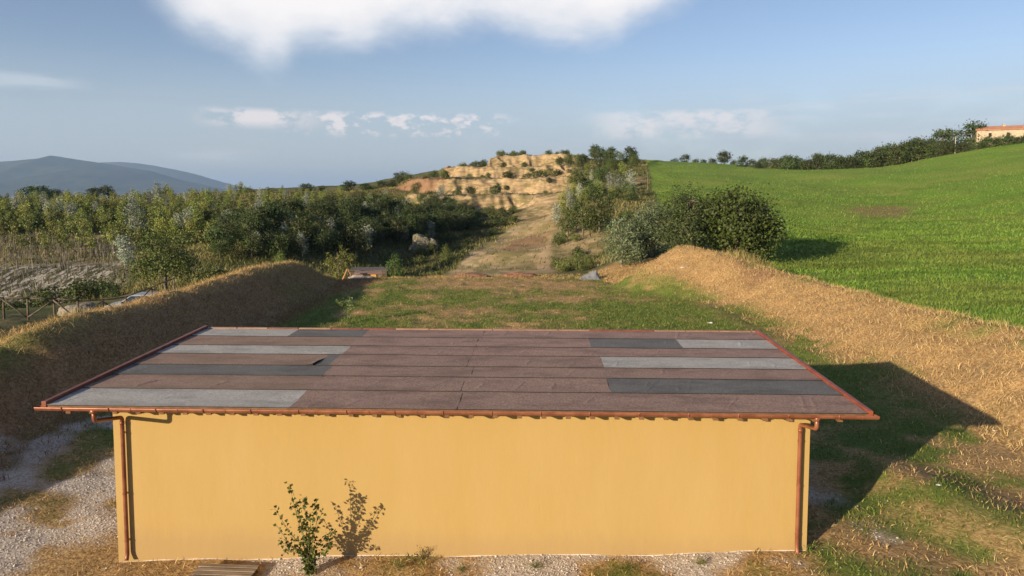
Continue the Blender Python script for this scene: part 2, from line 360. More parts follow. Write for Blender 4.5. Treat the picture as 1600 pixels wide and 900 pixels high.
def ground_mat():
    m, t, b = new_mat('ground_cover')
    co = objco(t)
    A = t.nodes.new('ShaderNodeAttribute'); A.attribute_name = 'cover_a'
    B = t.nodes.new('ShaderNodeAttribute'); B.attribute_name = 'cover_b'
    D = t.nodes.new('ShaderNodeAttribute'); D.attribute_name = 'cover_c'
    sa = t.nodes.new('ShaderNodeSeparateColor'); t.links.new(A.outputs['Color'], sa.inputs[0])
    sb = t.nodes.new('ShaderNodeSeparateColor'); t.links.new(B.outputs['Color'], sb.inputs[0])
    sd = t.nodes.new('ShaderNodeSeparateColor'); t.links.new(D.outputs['Color'], sd.inputs[0])
    nf = NZ(t, co, 9, 6, .65); nmid = NZ(t, co, 1.6, 5, .6); nlo = NZ(t, co, .12, 6, .6); nvf = NZ(t, co, 30, 4, .7)
    rough_ = MIX(t, SS(t, nlo, .35, .65), (.075, .085, .028), (.17, .14, .07))      # rough land
    rough_ = MIX(t, SS(t, nmid, .4, .7), rough_, (.06, .08, .025))
    straw = MIX(t, SS(t, nf, .35, .65), (.23, .14, .06), (.48, .32, .145))
    straw = MIX(t, MT(t, 'MULTIPLY', SS(t, nmid, .5, .75), .6), straw, (.24, .155, .075))
    green = MIX(t, SS(t, nf, .3, .7), (.08, .12, .022), (.16, .19, .045))
    v = t.nodes.new('ShaderNodeTexVoronoi'); v.inputs['Scale'].default_value = 16; t.links.new(co, v.inputs['Vector'])
    gcol = MIX(t, SS(t, nmid, .3, .7), (.40, .34, .28), (.52, .45, .38))
    vs = t.nodes.new('ShaderNodeSeparateColor'); t.links.new(v.outputs['Color'], vs.inputs[0])
    gcol = MIX(t, MT(t, 'MULTIPLY', SS(t, vs.outputs[0], .2, .9), .5), gcol, (.66, .59, .50))
    gcol = MIX(t, MT(t, 'MULTIPLY', SS(t, nf, .55, .7), .5), gcol, (.22, .17, .12))
    cs = mapped(t, co, (1, 1, 5))
    ncl = NZ(t, cs, .35, 7, .62, .4)
    clay = MIX(t, SS(t, ncl, .35, .65), (.25, .175, .095), (.42, .31, .175))
    nveg = NZ(t, mapped(t, co, (1, 1, 2.5)), .17, 6, .65)
    clay = MIX(t, MT(t, 'MULTIPLY', SS(t, nveg, .51, .60), .7), clay, (.12, .11, .04))
    nfd = NZ(t, mapped(t, co, (.45, 1.4, 1)), .09, 5, .6); nfe = NZ(t, co, 2.5, 6, .7)
    gn = t.nodes.new('ShaderNodeNewGeometry'); gs = t.nodes.new('ShaderNodeSeparateXYZ'); t.links.new(gn.outputs['True Normal'], gs.inputs[0])
    clay = MIX(t, MT(t, 'MULTIPLY', SS(t, gs.outputs[2], .90, .985), SS(t, NZ(t, co, .25, 6, .65), .38, .56)), clay, (.13, .115, .045))
    field = MIX(t, SS(t, nfd, .35, .68), (.135, .235, .032), (.20, .25, .05))
    field = MIX(t, MT(t, 'MULTIPLY', SS(t, nfe, .42, .66), .55), field, (.075, .12, .020))
    field = MIX(t, MT(t, 'MULTIPLY', SS(t, NZ(t, mapped(t, co, (.5, 1, 1)), .22, 5, .7), .55, .72), .5), field, (.30, .26, .08))
    red = MIX(t, SS(t, nf, .3, .7), (.18, .095, .055), (.27, .165, .095))
    cl = NZ(t, mapped(t, co, (1.6, .7, .4)), 1.3, 6, .65)
    cliff = MIX(t, SS(t, cl, .46, .58), (.06, .06, .035), (.34, .31, .27))
    young = MIX(t, SS(t, NZ(t, co, .5, 6, .7), .4, .65), (.34, .27, .18), (.15, .14, .06))
    track = MIX(t, SS(t, nlo, .3, .7), (.44, .33, .20), (.34, .23, .12))
    track = MIX(t, MT(t, 'MULTIPLY', SS(t, NZ(t, mapped(t, co, (1, .5, 1)), .35, 6, .65), .42, .58), .75), track, (.17, .155, .055))
    c = MIX(t, sb.outputs[2], rough_, young)
    c = MIX(t, sd.outputs[1], c, track)
    c = MIX(t, sa.outputs[1], c, straw)
    c = MIX(t, sb.outputs[0], c, clay)
    c = MIX(t, sd.outputs[0], c, cliff)
    c = MIX(t, sb.outputs[1], c, field)
    c = MIX(t, sd.outputs[2], c, red)
    c = MIX(t, sa.outputs[0], c, green)
    c = MIX(t, sa.outputs[2], c, gcol)
    t.links.new(c, b.inputs['Base Color']); b.inputs['Roughness'].default_value = .95; b.inputs['Specular IOR Level'].default_value = .1
    h = MT(t, 'ADD', MT(t, 'MULTIPLY', nf, .5), MT(t, 'ADD', MT(t, 'MULTIPLY', v.outputs['Distance'], -.25), MT(t, 'MULTIPLY', nvf, .25)))
    bump(t, b, h, .06, .8)
    return m
M_ground = ground_mat()

def attr_mat(name, attr='tint', rough=.6, trans=.25, spec=.3, jit=0):
    """colour per blade or leaf comes from a mesh attribute; part of the light passes through"""
    m, t, b = new_mat(name)
    A = t.nodes.new('ShaderNodeAttribute'); A.attribute_name = attr
    col = A.outputs['Color']
    if jit:
        oi = t.nodes.new('ShaderNodeObjectInfo')
        hs = t.nodes.new('ShaderNodeHueSaturation')
        t.links.new(MT(t, 'ADD', MT(t, 'MULTIPLY', oi.outputs['Random'], .05), .475), hs.inputs['Hue'])
        t.links.new(MT(t, 'ADD', MT(t, 'MULTIPLY', MT(t, 'FRACT', MT(t, 'MULTIPLY', oi.outputs['Random'], 7.3)), .7), .65), hs.inputs['Value'])
        t.links.new(col, hs.inputs['Color']); col = hs.outputs[0]
    t.links.new(col, b.inputs['Base Color']); b.inputs['Roughness'].default_value = rough; b.inputs['Specular IOR Level'].default_value = spec
    if trans:
        tr = t.nodes.new('ShaderNodeBsdfTranslucent'); t.links.new(col, tr.inputs['Color'])
        mx = t.nodes.new('ShaderNodeMixShader'); mx.inputs[0].default_value = trans
        out = t.nodes['Material Output']
        t.links.new(b.outputs[0], mx.inputs[1]); t.links.new(tr.outputs[0], mx.inputs[2]); t.links.new(mx.outputs[0], out.inputs[0])
    return m
M_blade = attr_mat('grass_blades', rough=.7, trans=.2, spec=.15)
M_leaf = attr_mat('foliage', rough=.55, trans=.22, spec=.3, jit=1)
M_bark = simple('bark', (.09, .07, .05), (.20, .17, .13), 6, .9, 0, .02)
M_barkpale = simple('bark_pale', (.25, .22, .18), (.42, .38, .32), 6, .9, 0, .01)

# ------------------------------------------------------------------ object helpers
def tag(o, label=None, cat=None, group=None, kind=None):
    if label: o['label'] = label
    if cat: o['category'] = cat
    if group: o['group'] = group
    if kind: o['kind'] = kind
    return o
def link(name, me, mat=None, parent=None):
    o = bpy.data.objects.new(name, me); C.objects.link(o)
    if mat is not None and me is not None: me.materials.append(mat)
    if parent is not None: o.parent = parent
    return o
def empty(name, loc=(0, 0, 0), rz=0):
    o = bpy.data.objects.new(name, None); o.empty_display_size = .3; C.objects.link(o)
    o.location = loc; o.rotation_euler = (0, 0, rz); return o
def copy_tree(o, parent=None):
    c = o.copy(); C.objects.link(c)
    if parent is not None: c.parent = parent
    for ch in list(o.children): copy_tree(ch, c)
    return c
def np_mesh(name, verts, faces, smooth=False, attrs=None, normals=None):
    """faces: (n, k) int array"""
    me = bpy.data.meshes.new(name); faces = np.asarray(faces); verts = np.asarray(verts, np.float32)
    n, k = faces.shape
    me.vertices.add(len(verts)); me.vertices.foreach_set('co', verts.ravel())
    me.loops.add(n * k); me.loops.foreach_set('vertex_index', faces.ravel().astype(np.int32))
    me.polygons.add(n); me.polygons.foreach_set('loop_start', np.arange(0, n * k, k, dtype=np.int32))
    try: me.polygons.foreach_set('loop_total', np.full(n, k, dtype=np.int32))
    except Exception: pass
    me.polygons.foreach_set('use_smooth', np.full(n, smooth))
    me.update(calc_edges=True)
    if attrs:
        for an, col in attrs.items():
            at = me.attributes.new(an, 'FLOAT_COLOR', 'POINT')
            c4 = np.ones((len(verts), 4), np.float32); c4[:, :3] = col; at.data.foreach_set('color', c4.ravel())
    if normals is not None: me.normals_split_custom_set_from_vertices(normals.tolist())
    return me

class MB:
    """collects boxes, bars and tubes into one mesh"""
    def __init__(s): s.v = []; s.f = []
    def add(s, vs, fs):
        o = len(s.v); s.v += [tuple(p) for p in vs]; s.f += [tuple(i + o for i in q) for q in fs]; return s
    def box(s, x0, y0, z0, x1, y1, z1, M=None):
        vs = [Vector((x, y, z)) for x in (x0, x1) for y in (y0, y1) for z in (z0, z1)]
        if M is not None: vs = [M @ p for p in vs]
        return s.add(vs, [(0, 1, 3, 2), (4, 6, 7, 5), (0, 4, 5, 1), (2, 3, 7, 6), (0, 2, 6, 4), (1, 5, 7, 3)])
    def tube(s, pts, rs, n=8, cap=True):
        pts = [Vector(p) for p in pts]
        if isinstance(rs, (int, float)): rs = [rs] * len(pts)
        o = len(s.v); up = None
        for i, p in enumerate(pts):
            if i == 0: d = pts[1] - p
            elif i == len(pts) - 1: d = p - pts[i - 1]
            else: d = (pts[i + 1] - p).normalized() + (p - pts[i - 1]).normalized()
            d.normalize()
            if up is None: up = Vector((0, 0, 1)) if abs(d.z) < .9 else Vector((1, 0, 0))
            a = d.cross(up).normalized(); up = a.cross(d).normalized()
            for k in range(n):
                t = 2 * math.pi * k / n; s.v.append(tuple(p + (a * math.cos(t) + up * math.sin(t)) * rs[i]))
        for i in range(len(pts) - 1):
            for k in range(n):
                q = (k + 1) % n; s.f.append((o + i * n + k, o + i * n + q, o + (i + 1) * n + q, o + (i + 1) * n + k))
        if cap:
            s.f.append(tuple(o + k for k in range(n))[::-1]); s.f.append(tuple(o + (len(pts) - 1) * n + k for k in range(n)))
        return s
    def build(s, name, mat, parent=None, smooth=False, bev=0):
        me = bpy.data.meshes.new(name); me.from_pydata(s.v, [], s.f); me.update()
        if smooth: me.polygons.foreach_set('use_smooth', [True] * len(me.polygons))
        o = link(name, me, mat, parent)
        if bev:
            b = o.modifiers.new('bevel', 'BEVEL'); b.width = bev; b.segments = 2; b.limit_method = 'ANGLE'
        return o

# ------------------------------------------------------------------ ground sheet
def axis(lo, hi, step, grow, far_lo, far_hi):
    a = list(np.arange(lo, hi, step)); s = step
    while a[-1] < far_hi: s *= grow; a.append(a[-1] + s)
    s = step; b = [lo]
    while b[-1] > far_lo: s *= grow; b.append(b[-1] - s)
    return np.array(b[:0:-1] + a)
xs = axis(-25, 25, .25, 1.025, -15000, 15000)
def yaxis():
    a = [12.0]; 
    while a[-1] < 17000:
        y = a[-1]
        a.append(y + (.22 if y < 64 else .45 if y < 150 else .55 if y < 250 else (y - 250) * .05 + .55))
    b = [12.0]; s = .3
    while b[-1] > -9000: s *= 1.06; b.append(b[-1] - s)
    return np.array(b[:0:-1] + a)
ys = yaxis()
XX, YY = np.meshgrid(xs, ys); nx, ny = len(xs), len(ys)
Xf, Yf = XX.ravel(), YY.ravel()
Zf = height(Xf, Yf)
ZZ = Zf.reshape(ny, nx)
gy, gx = np.gradient(ZZ, ys, xs)
NRM = np.stack([-gx.ravel(), -gy.ravel(), np.ones(nx * ny)], 1); NRM /= np.linalg.norm(NRM, axis=1)[:, None]
Z_ = zones(Xf, Yf)
VV = np.stack([Xf, Yf, Zf], 1)
ca = np.stack([Z_['green'], Z_['straw'], Z_['gravel']], 1); cb = np.stack([Z_['clay'], Z_['field'], Z_['young']], 1); cc = np.stack([Z_['cliff'], Z_['track'], Z_['red']], 1)
idx = np.arange(nx * ny).reshape(ny, nx)
quads = np.stack([idx[:-1, :-1], idx[:-1, 1:], idx[1:, 1:], idx[1:, :-1]], -1).reshape(-1, 4)
cx = Xf[quads].mean(1); cy = Yf[quads].mean(1)
dl, _, sl_ = polydist(cx, cy, LB); dr, _, sr_ = polydist(cx, cy, RB)
cls = np.zeros(len(quads), int)
fieldq = Z_['field'][quads].mean(1) > .5; gravq = Z_['gravel'][quads].mean(1) > .45; hillq = Z_['clay'][quads].mean(1) > .5
lawnq = (cx > -14) & (cx < 13.5) & (cy > 22) & (cy < 62)
cls[lawnq] = 3; cls[hillq] = 5; cls[fieldq] = 2; cls[gravq & (cx < -8)] = 4
cls[(dl < 4.4) & (cy < 64)] = 1; cls[(dr < 4.9) & (cy < 66) & ~fieldq] = 6
def sheet(name, k):
    q = quads[cls == k]; u, inv = np.unique(q, return_inverse=True)
    me = np_mesh(name, VV[u], inv.reshape(-1, 4), True, {'cover_a': ca[u], 'cover_b': cb[u], 'cover_c': cc[u]}, NRM[u])
    return tag(link(name, me, M_ground), kind='structure')
for k, nme in ((0, 'ground'), (3, 'lawn'), (2, 'field'), (4, 'gravel_drive'), (5, 'hill'), (1, 'earth_bank'), (6, 'straw_bank')): sheet(nme, k)

# ------------------------------------------------------------------ mountains
def mountain(name, sil, Yd, depth, mat, base=-60):
    P = [G(px, py, Yd) for px, py in sil]
    sx = np.array([p[0] for p in P]); sz = np.array([p[2] for p in P])
    gx_ = np.linspace(sx[0], sx[-1], 260); t = np.linspace(-1, 1, 70)
    A, T = np.meshgrid(gx_, t); top = np.interp(A, sx, sz)
    prof = np.maximum(0, 1 - np.abs(T)) ** 1.15
    rd = 1 - np.abs(fbm(A / 900, T * depth / 900, 5, 71) - .5) * 2
    z = base + (top - base) * prof * (1 + (rd - .8) * .9 * (1 - prof) * 1.2) + (fbm(A / 250, T * depth / 250, 4, 75) - .5) * 60 * (1 - prof) 
    V = np.stack([A.ravel(), (Yd + T * depth).ravel(), z.ravel()], 1); n = len(gx_)
    I = np.arange(V.shape[0]).reshape(70, n); q = np.stack([I[:-1, :-1], I[:-1, 1:], I[1:, 1:], I[1:, :-1]], -1).reshape(-1, 4)
    return tag(link(name, np_mesh(name, V, q, True), mat), kind='structure')
M_mt = simple('mountain_woods', (.018, .03, .02), (.05, .06, .03), .0035, .95, detail=8)
mountain('mountain', [(-500, 300), (-350, 262), (-200, 256), (-100, 250), (0, 252), (30, 250), (62, 247), (82, 242), (100, 245), (125, 249), (160, 254), (200, 261), (235, 267), (265, 277), (300, 286), (350, 296), (420, 312), (470, 322)], 8200, 2300, M_mt)
mountain('mountain', [(60, 290), (120, 262), (160, 253), (190, 252), (215, 254), (240, 258), (265, 263), (290, 268), (310, 273), (335, 281), (365, 290), (400, 297), (470, 305), (600, 314)], 11500, 2500, M_mt)
# ------------------------------------------------------------------ foliage
def leafcloud(P, size, col, seed, up=.35, aspect=1.6, out=None):
    """one four-cornered leaf at every point of P"""
    r = np.random.default_rng(seed); n = len(P)
    nrm = r.normal(size=(n, 3));
    if out is not None: nrm = nrm + out * 1.1
    nrm[:, 2] += up; nrm /= np.linalg.norm(nrm, axis=1)[:, None]
    t = r.normal(size=(n, 3)); t -= nrm * (t * nrm).sum(1)[:, None]; t /= np.linalg.norm(t, axis=1)[:, None]
    b = np.cross(nrm, t); s = size * (r.uniform(.6, 1.3, n))[:, None]
    k = .5 / aspect
    V = np.stack([P - t * s * .5, P + b * s * k, P + t * s * .5 + nrm * s * .06, P - b * s * k], 1).reshape(-1, 3)
    Fq = np.arange(n * 4).reshape(n, 4)
    return V, Fq, np.repeat(col, 4, axis=0)

def crown_points(r, lobes, nclump, per, cr, shell=.55):
    """clumps of leaves spread through ellipsoid lobes (cx,cy,cz,rx,ry,rz,weight)"""
    L = np.array(lobes, float); wgt = L[:, 6] / L[:, 6].sum()
    ci = r.choice(len(L), nclump, p=wgt); d = r.normal(size=(nclump, 3)); d /= np.linalg.norm(d, axis=1)[:, None]
    rad = shell + (1 - shell) * r.uniform(0, 1, nclump) ** .6
    rad *= r.uniform(.82, 1.16, nclump)
    Cn = L[ci, :3] + d * L[ci, 3:6] * rad[:, None]
    cs = cr * r.uniform(.5, 1.3, nclump)
    i = np.repeat(np.arange(nclump), per)
    off = r.normal(size=(len(i), 3)) * cs[i][:, None] * np.array([1, 1, .75])
    out = d[i]
    return Cn[i] + off, i, out

def branchy_trunk(r, h, r0, n, lobes, parent, mat):
    m = MB(); lean = Vector((r.uniform(-.06, .06), r.uniform(-.06, .06), 0)) * h
    top = Vector((0, 0, h * .8)) + lean
    pts = [Vector((0, 0, -.25)), Vector((0, 0, h * .2)) + lean * .1, Vector((0, 0, h * .5)) + lean * .5, top]
    m.tube(pts, [r0 * 1.15, r0, r0 * .6, r0 * .15], 7)
    for k in range(n):
        f = r.uniform(.25, .75); p = Vector((0, 0, h * f)) + lean * f
        l = lobes[int(r.integers(len(lobes)))]; a = r.uniform(0, 6.28)
        q = Vector((l[0] + math.cos(a) * l[3] * .6, l[1] + math.sin(a) * l[4] * .6, max(h * f + .1 * h, l[2] + r.uniform(-.2, .6) * l[5])))
        mid = p.lerp(q, .5) + Vector((0, 0, .05 * h))
        m.tube([p, mid, q], [r0 * .45, r0 * .28, r0 * .08], 5)
    return m.build('trunk', mat, parent, True)

def make_tree(name, label, cat, group, lobes, h, r0, nclump, per, cr, leaf, c1, c2, seed, nb=8, bark=None, shell=.55, aspect=1.6, parts=True, cname='crown'):
    r = np.random.default_rng(seed)
    root = empty(name); tag(root, label, cat, group)
    P, ci, out = crown_points(r, lobes, nclump, per, cr, shell)
    P[:, 2] = np.maximum(P[:, 2], .03 * h + r.uniform(0, .1, len(P)))
    tcl = r.uniform(0, 1, nclump)[ci] * .65 + r.uniform(0, 1, len(P)) * .35
    col = np.array(c1)[None] * (1 - tcl[:, None]) + np.array(c2)[None] * tcl[:, None]
    V, Fq, cl = leafcloud(P, leaf, col, seed + 1, out=out, aspect=aspect)
    link(cname, np_mesh(name + '_' + cname, V, Fq, False, {'tint': cl}), M_leaf, root)
    branchy_trunk(r, h, r0, nb, lobes, root, bark or M_bark)
    return root

PROTO = {}
used = set()
def place(key, x, y, s=1.0, rz=None, label=None, group=None, cat=None, sz=None, name=None, dz=-.05, ground=None):
    src = PROTO[key]
    if key in used: o = copy_tree(src)
    else: o = src; used.add(key)
    z = (hz(x, y) if ground is None else ground) + dz
    o.location = (x, y, z); o.rotation_euler = (0, 0, random.uniform(0, 6.28) if rz is None else rz)
    o.scale = (s, s, s * (sz or 1))
    if label: o['label'] = label
    if cat: o['category'] = cat
    if group: o['group'] = group
    elif 'group' in o.keys(): del o['group']
    return o
def place_px(key, px, Y, **k): return place(key, (px - 800) / F * Y, Y, **k)

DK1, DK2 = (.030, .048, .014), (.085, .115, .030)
GR1, GR2 = (.065, .095, .020), (.18, .23, .045)
YG1, YG2 = (.12, .15, .03), (.30, .32, .07)
SV1, SV2 = (.16, .19, .12), (.42, .45, .36)
def lob(*a): return list(a)
PROTO['oak'] = make_tree('round_tree', 'x', 'tree', None, [(0, 0, 3.6, 2.6, 2.6, 1.7, 3), (1.4, .4, 2.9, 1.5, 1.5, 1.2, 1), (-1.5, -.3, 3.0, 1.5, 1.5, 1.2, 1), (.2, 0, 4.7, 1.5, 1.5, .9, 1)], 5.0, .22, 130, 16, .42, .34, DK1, DK2, 101)
PROTO['oak2'] = make_tree('round_tree', 'x', 'tree', None, [(0, .2, 3.2, 2.2, 2.2, 1.9, 3), (1.2, -.6, 2.6, 1.4, 1.4, 1.4, 1), (-1.2, .6, 4.2, 1.3, 1.2, 1.0, 1)], 5.0, .2, 120, 15, .42, .34, DK1, (.085, .115, .03), 102)
PROTO['wood'] = make_tree('woodland_tree', 'x', 'tree', None, [(0, 0, 3.0, 1.5, 1.5, 2.1, 3), (.7, .3, 2.2, 1.2, 1.2, 1.3, 1), (-.6, -.5, 3.8, 1.0, 1.0, 1.2, 1)], 5.2, .12, 120, 15, .36, .26, DK1, (.075, .10, .026), 103)  # dark green species; leaf tint lowered further to paint in the slope's shade
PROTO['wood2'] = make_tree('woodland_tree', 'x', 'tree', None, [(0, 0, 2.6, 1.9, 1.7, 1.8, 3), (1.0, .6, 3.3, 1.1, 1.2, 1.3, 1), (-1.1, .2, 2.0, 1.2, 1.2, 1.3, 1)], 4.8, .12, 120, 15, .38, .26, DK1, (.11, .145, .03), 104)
PROTO['poplar'] = make_tree('young_poplar', 'x', 'tree', None, [(0, 0, 2.7, .85, .85, 2.0, 3), (.3, .2, 1.8, .8, .8, 1.2, 1), (-.1, -.1, 4.2, .4, .4, 1.0, 1)], 5.2, .06, 80, 13, .26, .24, GR1, YG2, 105, 10, M_barkpale, .35)
PROTO['poplar2'] = make_tree('young_poplar', 'x', 'tree', None, [(0, 0, 2.3, 1.1, 1.0, 1.8, 3), (-.4, .2, 3.4, .6, .6, 1.3, 1)], 4.8, .06, 80, 13, .28, .24, YG1, YG2, 106, 10, M_barkpale, .35)
PROTO['silver'] = make_tree('silver_poplar', 'x', 'tree', None, [(0, 0, 2.5, 1.0, 1.0, 1.9, 3), (.5, .2, 1.8, .9, .9, 1.2, 1), (-.4, 0, 3.6, .6, .6, 1.0, 1)], 4.8, .07, 90, 13, .26, .22, SV1, SV2, 107, 10, M_barkpale, .4)
PROTO['shrub'] = make_tree('shrub', 'x', 'shrub', None, [(0, 0, .9, 1.2, 1.2, .9, 3), (.6, .3, .7, .8, .8, .7, 1), (-.6, -.2, 1.1, .7, .7, .8, 1)], 1.7, .05, 70, 13, .26, .22, DK1, (.10, .13, .03), 108, 7)
PROTO['shrub2'] = make_tree('shrub', 'x', 'shrub', None, [(0, 0, .7, 1.3, 1.1, .7, 3), (.5, -.3, 1.0, .8, .8, .6, 1)], 1.5, .04, 60, 12, .26, .22, GR1, (.16, .17, .05), 109, 7)
PROTO['sapling'] = make_tree('sapling_tree', 'x', 'tree', None, [(0, 0, 2.6, .5, .5, .8, 2), (.1, 0, 1.8, .4, .4, .5, 1)], 3.2, .05, 26, 9, .2, .20, GR1, YG2, 110, 6, None, .3)
PROTO['bushA'] = make_tree('round_bush', 'x', 'bush', None, [(0, 0, 2.7, 2.3, 2.0, 2.0, 4), (1.3, -.4, 2.0, 1.7, 1.6, 1.7, 2), (-.9, .3, 3.2, 1.4, 1.4, 1.5, 1), (.5, 0, 1.2, 2.2, 1.8, 1.1, 1)], 4.6, .14, 420, 26, .33, .20, DK1, (.10, .155, .03), 120, 14, None, .6, 1.5)
PROTO['bushB'] = make_tree('dark_bush', 'x', 'bush', None, [(0, 0, 2.5, 2.1, 1.9, 2.2, 4), (-1.2, -.2, 1.8, 1.3, 1.4, 1.5, 2), (.8, .3, 3.3, 1.0, 1.1, 1.3, 1)], 4.7, .13, 330, 24, .30, .18, (.018, .028, .010), (.085, .10, .03), 121, 14, None, .5, 2.2)
PROTO['bushC'] = make_tree('silver_bush', 'x', 'bush', None, [(0, 0, 2.3, 1.9, 1.7, 2.1, 4), (-1.0, -.3, 1.6, 1.2, 1.2, 1.3, 2), (.2, .3, 3.6, 1.0, 1.0, 1.0, 1)], 4.5, .10, 260, 22, .27, .18, (.05, .075, .022), (.20, .235, .13), 122, 14, M_barkpale, .45, 1.8)
PROTO['lefttree'] = make_tree('spreading_tree', 'x', 'tree', None, [(0, 0, 2.7, 2.1, 1.9, 1.5, 4), (-.8, 0, 4.0, 1.2, 1.2, 1.0, 2), (1.3, .2, 2.0, 1.3, 1.2, 1.1, 2), (-1.3, -.2, 1.8, 1.1, 1.2, 1.0, 1)], 4.9, .12, 230, 20, .30, .19, GR1, (.22, .23, .05), 123, 14, None, .4, 1.8)
PROTO['lance'] = make_tree('feathery_tree', 'x', 'tree', None, [(0, 0, 1.3, 1.2, 1.0, 1.1, 4), (.35, 0, 2.6, .35, .35, 1.1, 2), (-.9, 0, 2.0, .3, .3, .7, 1), (1.1, 0, 2.3, .5, .3, .45, 1)], 3.6, .06, 150, 16, .18, .15, GR1, (.22, .22, .05), 124, 12, None, .3, 2.2)
PROTO['cone'] = make_tree('leafy_bush', 'x', 'bush', None, [(0, 0, 1.1, .9, .9, 1.1, 4), (.1, 0, 2.1, .5, .5, .7, 1)], 2.4, .05, 120, 16, .18, .14, GR1, (.17, .23, .045), 125, 10, None, .35, 1.8)

# nearer, tellable ones
place_px('bushA', 1152, 65, s=1.45, rz=.3, label='big glossy green bush at the field edge, rightmost behind the straw bank')
place_px('bushB', 1076, 66, s=1.48, rz=1.0, label='dark twiggy bush between the glossy round bush and the silvery one')
place_px('bushC', 1020, 68, s=1.22, rz=.2, label='tall grey-green bush left of the dark twiggy bush')
place_px('bushC', 972, 66, s=1.05, rz=2.2, label='pale silvery bush, leftmost of the bushes at the straw bank, behind the plastic sheet')
place_px('lefttree', 255, 58, s=1.08, rz=.4, label='spreading yellow-green tree behind the shaded bank, right of the parked car')
place_px('lance', 528, 66, s=1.08, rz=0, label='feathery yellow-green tree with spiky shoots at the end of the shaded bank')
place_px('cone', 617, 68, s=1.02, label='small bright green bush right of the low shed')
place_px('cone', 437, 60, s=.55, label='small leafy bush peeping over the top of the shaded bank', ground=1.2)
place_px('cone', 696, 92, s=.8, label='little round bush on top of the small ridge beside the track')
place_px('silver', 192, 74, s=.85, label='thin silvery poplar just left of the spreading yellow-green tree')
place_px('shrub2', 150, 66, s=1.4, label='low olive-green shrub in front of the pale cliff, left of the spreading tree')
place_px('shrub', 118, 62, s=1.2, label='dark shrub at the foot of the pale cliff behind the fence')
place_px('shrub2', 325, 64, s=1.0, label='yellowish shrub right of the spreading tree, above the shaded bank')
place_px('shrub', 60, 64, s=1.3, label='dark shrub below the pale cliff near the left end of the fence')

# woods: (polygon of column/distance, count, kinds, label, group)
def in_poly1(px, y, P):
    c = False; n = len(P)
    for i in range(n):
        x0, y0 = P[i]; x1, y1 = P[(i + 1) % n]
        if (y0 > y) != (y1 > y) and px < (x1 - x0) * (y - y0) / (y1 - y0) + x0: c = not c
    return c
def wood(P, n, kinds, smin, smax, label, group, cat='tree', mind=2.4, seed=1):
    r = random.Random(seed); pts = []; tries = 0
    ya, yb = min(p[1] for p in P), max(p[1] for p in P); xa, xb = min(p[0] for p in P), max(p[0] for p in P)
    while len(pts) < n and tries < n * 80:
        tries += 1
        y = r.uniform(ya, yb); px = r.uniform(xa, xb)
        if not in_poly1(px, y, P): continue
        x = (px - 800) / F * y
        if any((x - a) ** 2 + (y - b) ** 2 < mind * mind for a, b in pts): continue
        pts.append((x, y))
    zz = height(np.array([p[0] for p in pts]), np.array([p[1] for p in pts]))
    for (x, y), z in zip(pts, zz):
        k = r.choice(kinds)
        s = r.uniform(smin, smax)
        place(k, x, y, s=s, rz=r.uniform(0, 6.28), label=label, group=group, cat=cat, sz=r.uniform(.9, 1.2), ground=float(z))
wood([(-170, 108), (200, 100), (330, 84), (360, 92), (330, 125), (-170, 134)], 185, ['poplar', 'poplar2', 'poplar2', 'poplar', 'silver', 'poplar2'], .5, .85, 'young green poplar in the plantation above the pale slope', 'young poplars of the plantation', mind=1.9, seed=2)
wood([(-60, 104), (200, 98), (330, 84), (360, 92), (330, 125), (-60, 130)], 90, ['shrub2', 'shrub2', 'shrub'], .9, 1.7, 'low bush growing among the young poplars of the plantation', 'bushes among the young poplars', 'bush', mind=2.2, seed=22)
wood([(-170, 134), (330, 125), (520, 130), (560, 190), (-170, 205)], 165, ['poplar', 'poplar2', 'poplar2', 'silver', 'poplar'], .55, .85, 'green poplar far back on the wooded plateau', 'poplars on the plateau', mind=3.2, seed=3)
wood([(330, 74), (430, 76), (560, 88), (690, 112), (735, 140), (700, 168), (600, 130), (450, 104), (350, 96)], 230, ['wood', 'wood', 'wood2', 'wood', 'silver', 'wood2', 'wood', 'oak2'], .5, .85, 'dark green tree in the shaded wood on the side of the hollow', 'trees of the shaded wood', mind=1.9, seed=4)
wood([(560, 130), (700, 165), (690, 182), (560, 185)], 24, ['wood2', 'poplar2', 'silver'], .5, .75, 'olive-green tree at the upper edge of the shaded wood', 'trees above the shaded wood', mind=3, seed=5)
wood([(690, 122), (800, 140), (815, 160), (690, 160)], 34, ['shrub', 'shrub2'], .7, 1.3, 'bushy green tree at the foot of the eroded hill', 'bushes at the foot of the eroded hill', mind=2.8, seed=6)
wood([(640, 88), (690, 96), (790, 124), (760, 128), (650, 100)], 12, ['shrub', 'shrub2', 'shrub'], .5, .9, 'dark shrub on the shaded side of the small ridge', 'shrubs along the small ridge', 'shrub', mind=1.8, seed=7)
wood([(870, 84), (905, 80), (955, 92), (1000, 110), (985, 160), (940, 190), (890, 165), (868, 120)], 62, ['shrub', 'shrub2', 'wood2', 'poplar2', 'silver'], .6, 1.0, 'scrubby green bush on the bank right of the track', 'bushes on the bank right of the track', 'bush', mind=2.6, seed=8)
wood([(645, 190), (700, 180), (870, 178), (885, 232), (760, 236), (660, 226)], 30, ['shrub', 'shrub2', 'shrub'], .6, 1.4, 'dark green shrub growing on the bare clay of the eroded hill', 'shrubs on the eroded hill', 'shrub', mind=3.5, seed=9)
wood([(700, 236), (760, 238), (890, 240), (890, 252), (740, 252)], 24, ['shrub', 'shrub2'], .8, 1.3, 'low green shrub along the top of the eroded hill', 'shrubs on the hilltop', 'shrub', mind=2.6, seed=10)
wood([(880, 200), (985, 190), (1003, 240), (890, 248)], 34, ['shrub', 'oak2', 'wood2', 'shrub2'], .7, 1.0, 'dense green bush between the eroded hill and the field', 'bushes between hill and field', 'bush', mind=3.4, seed=11)
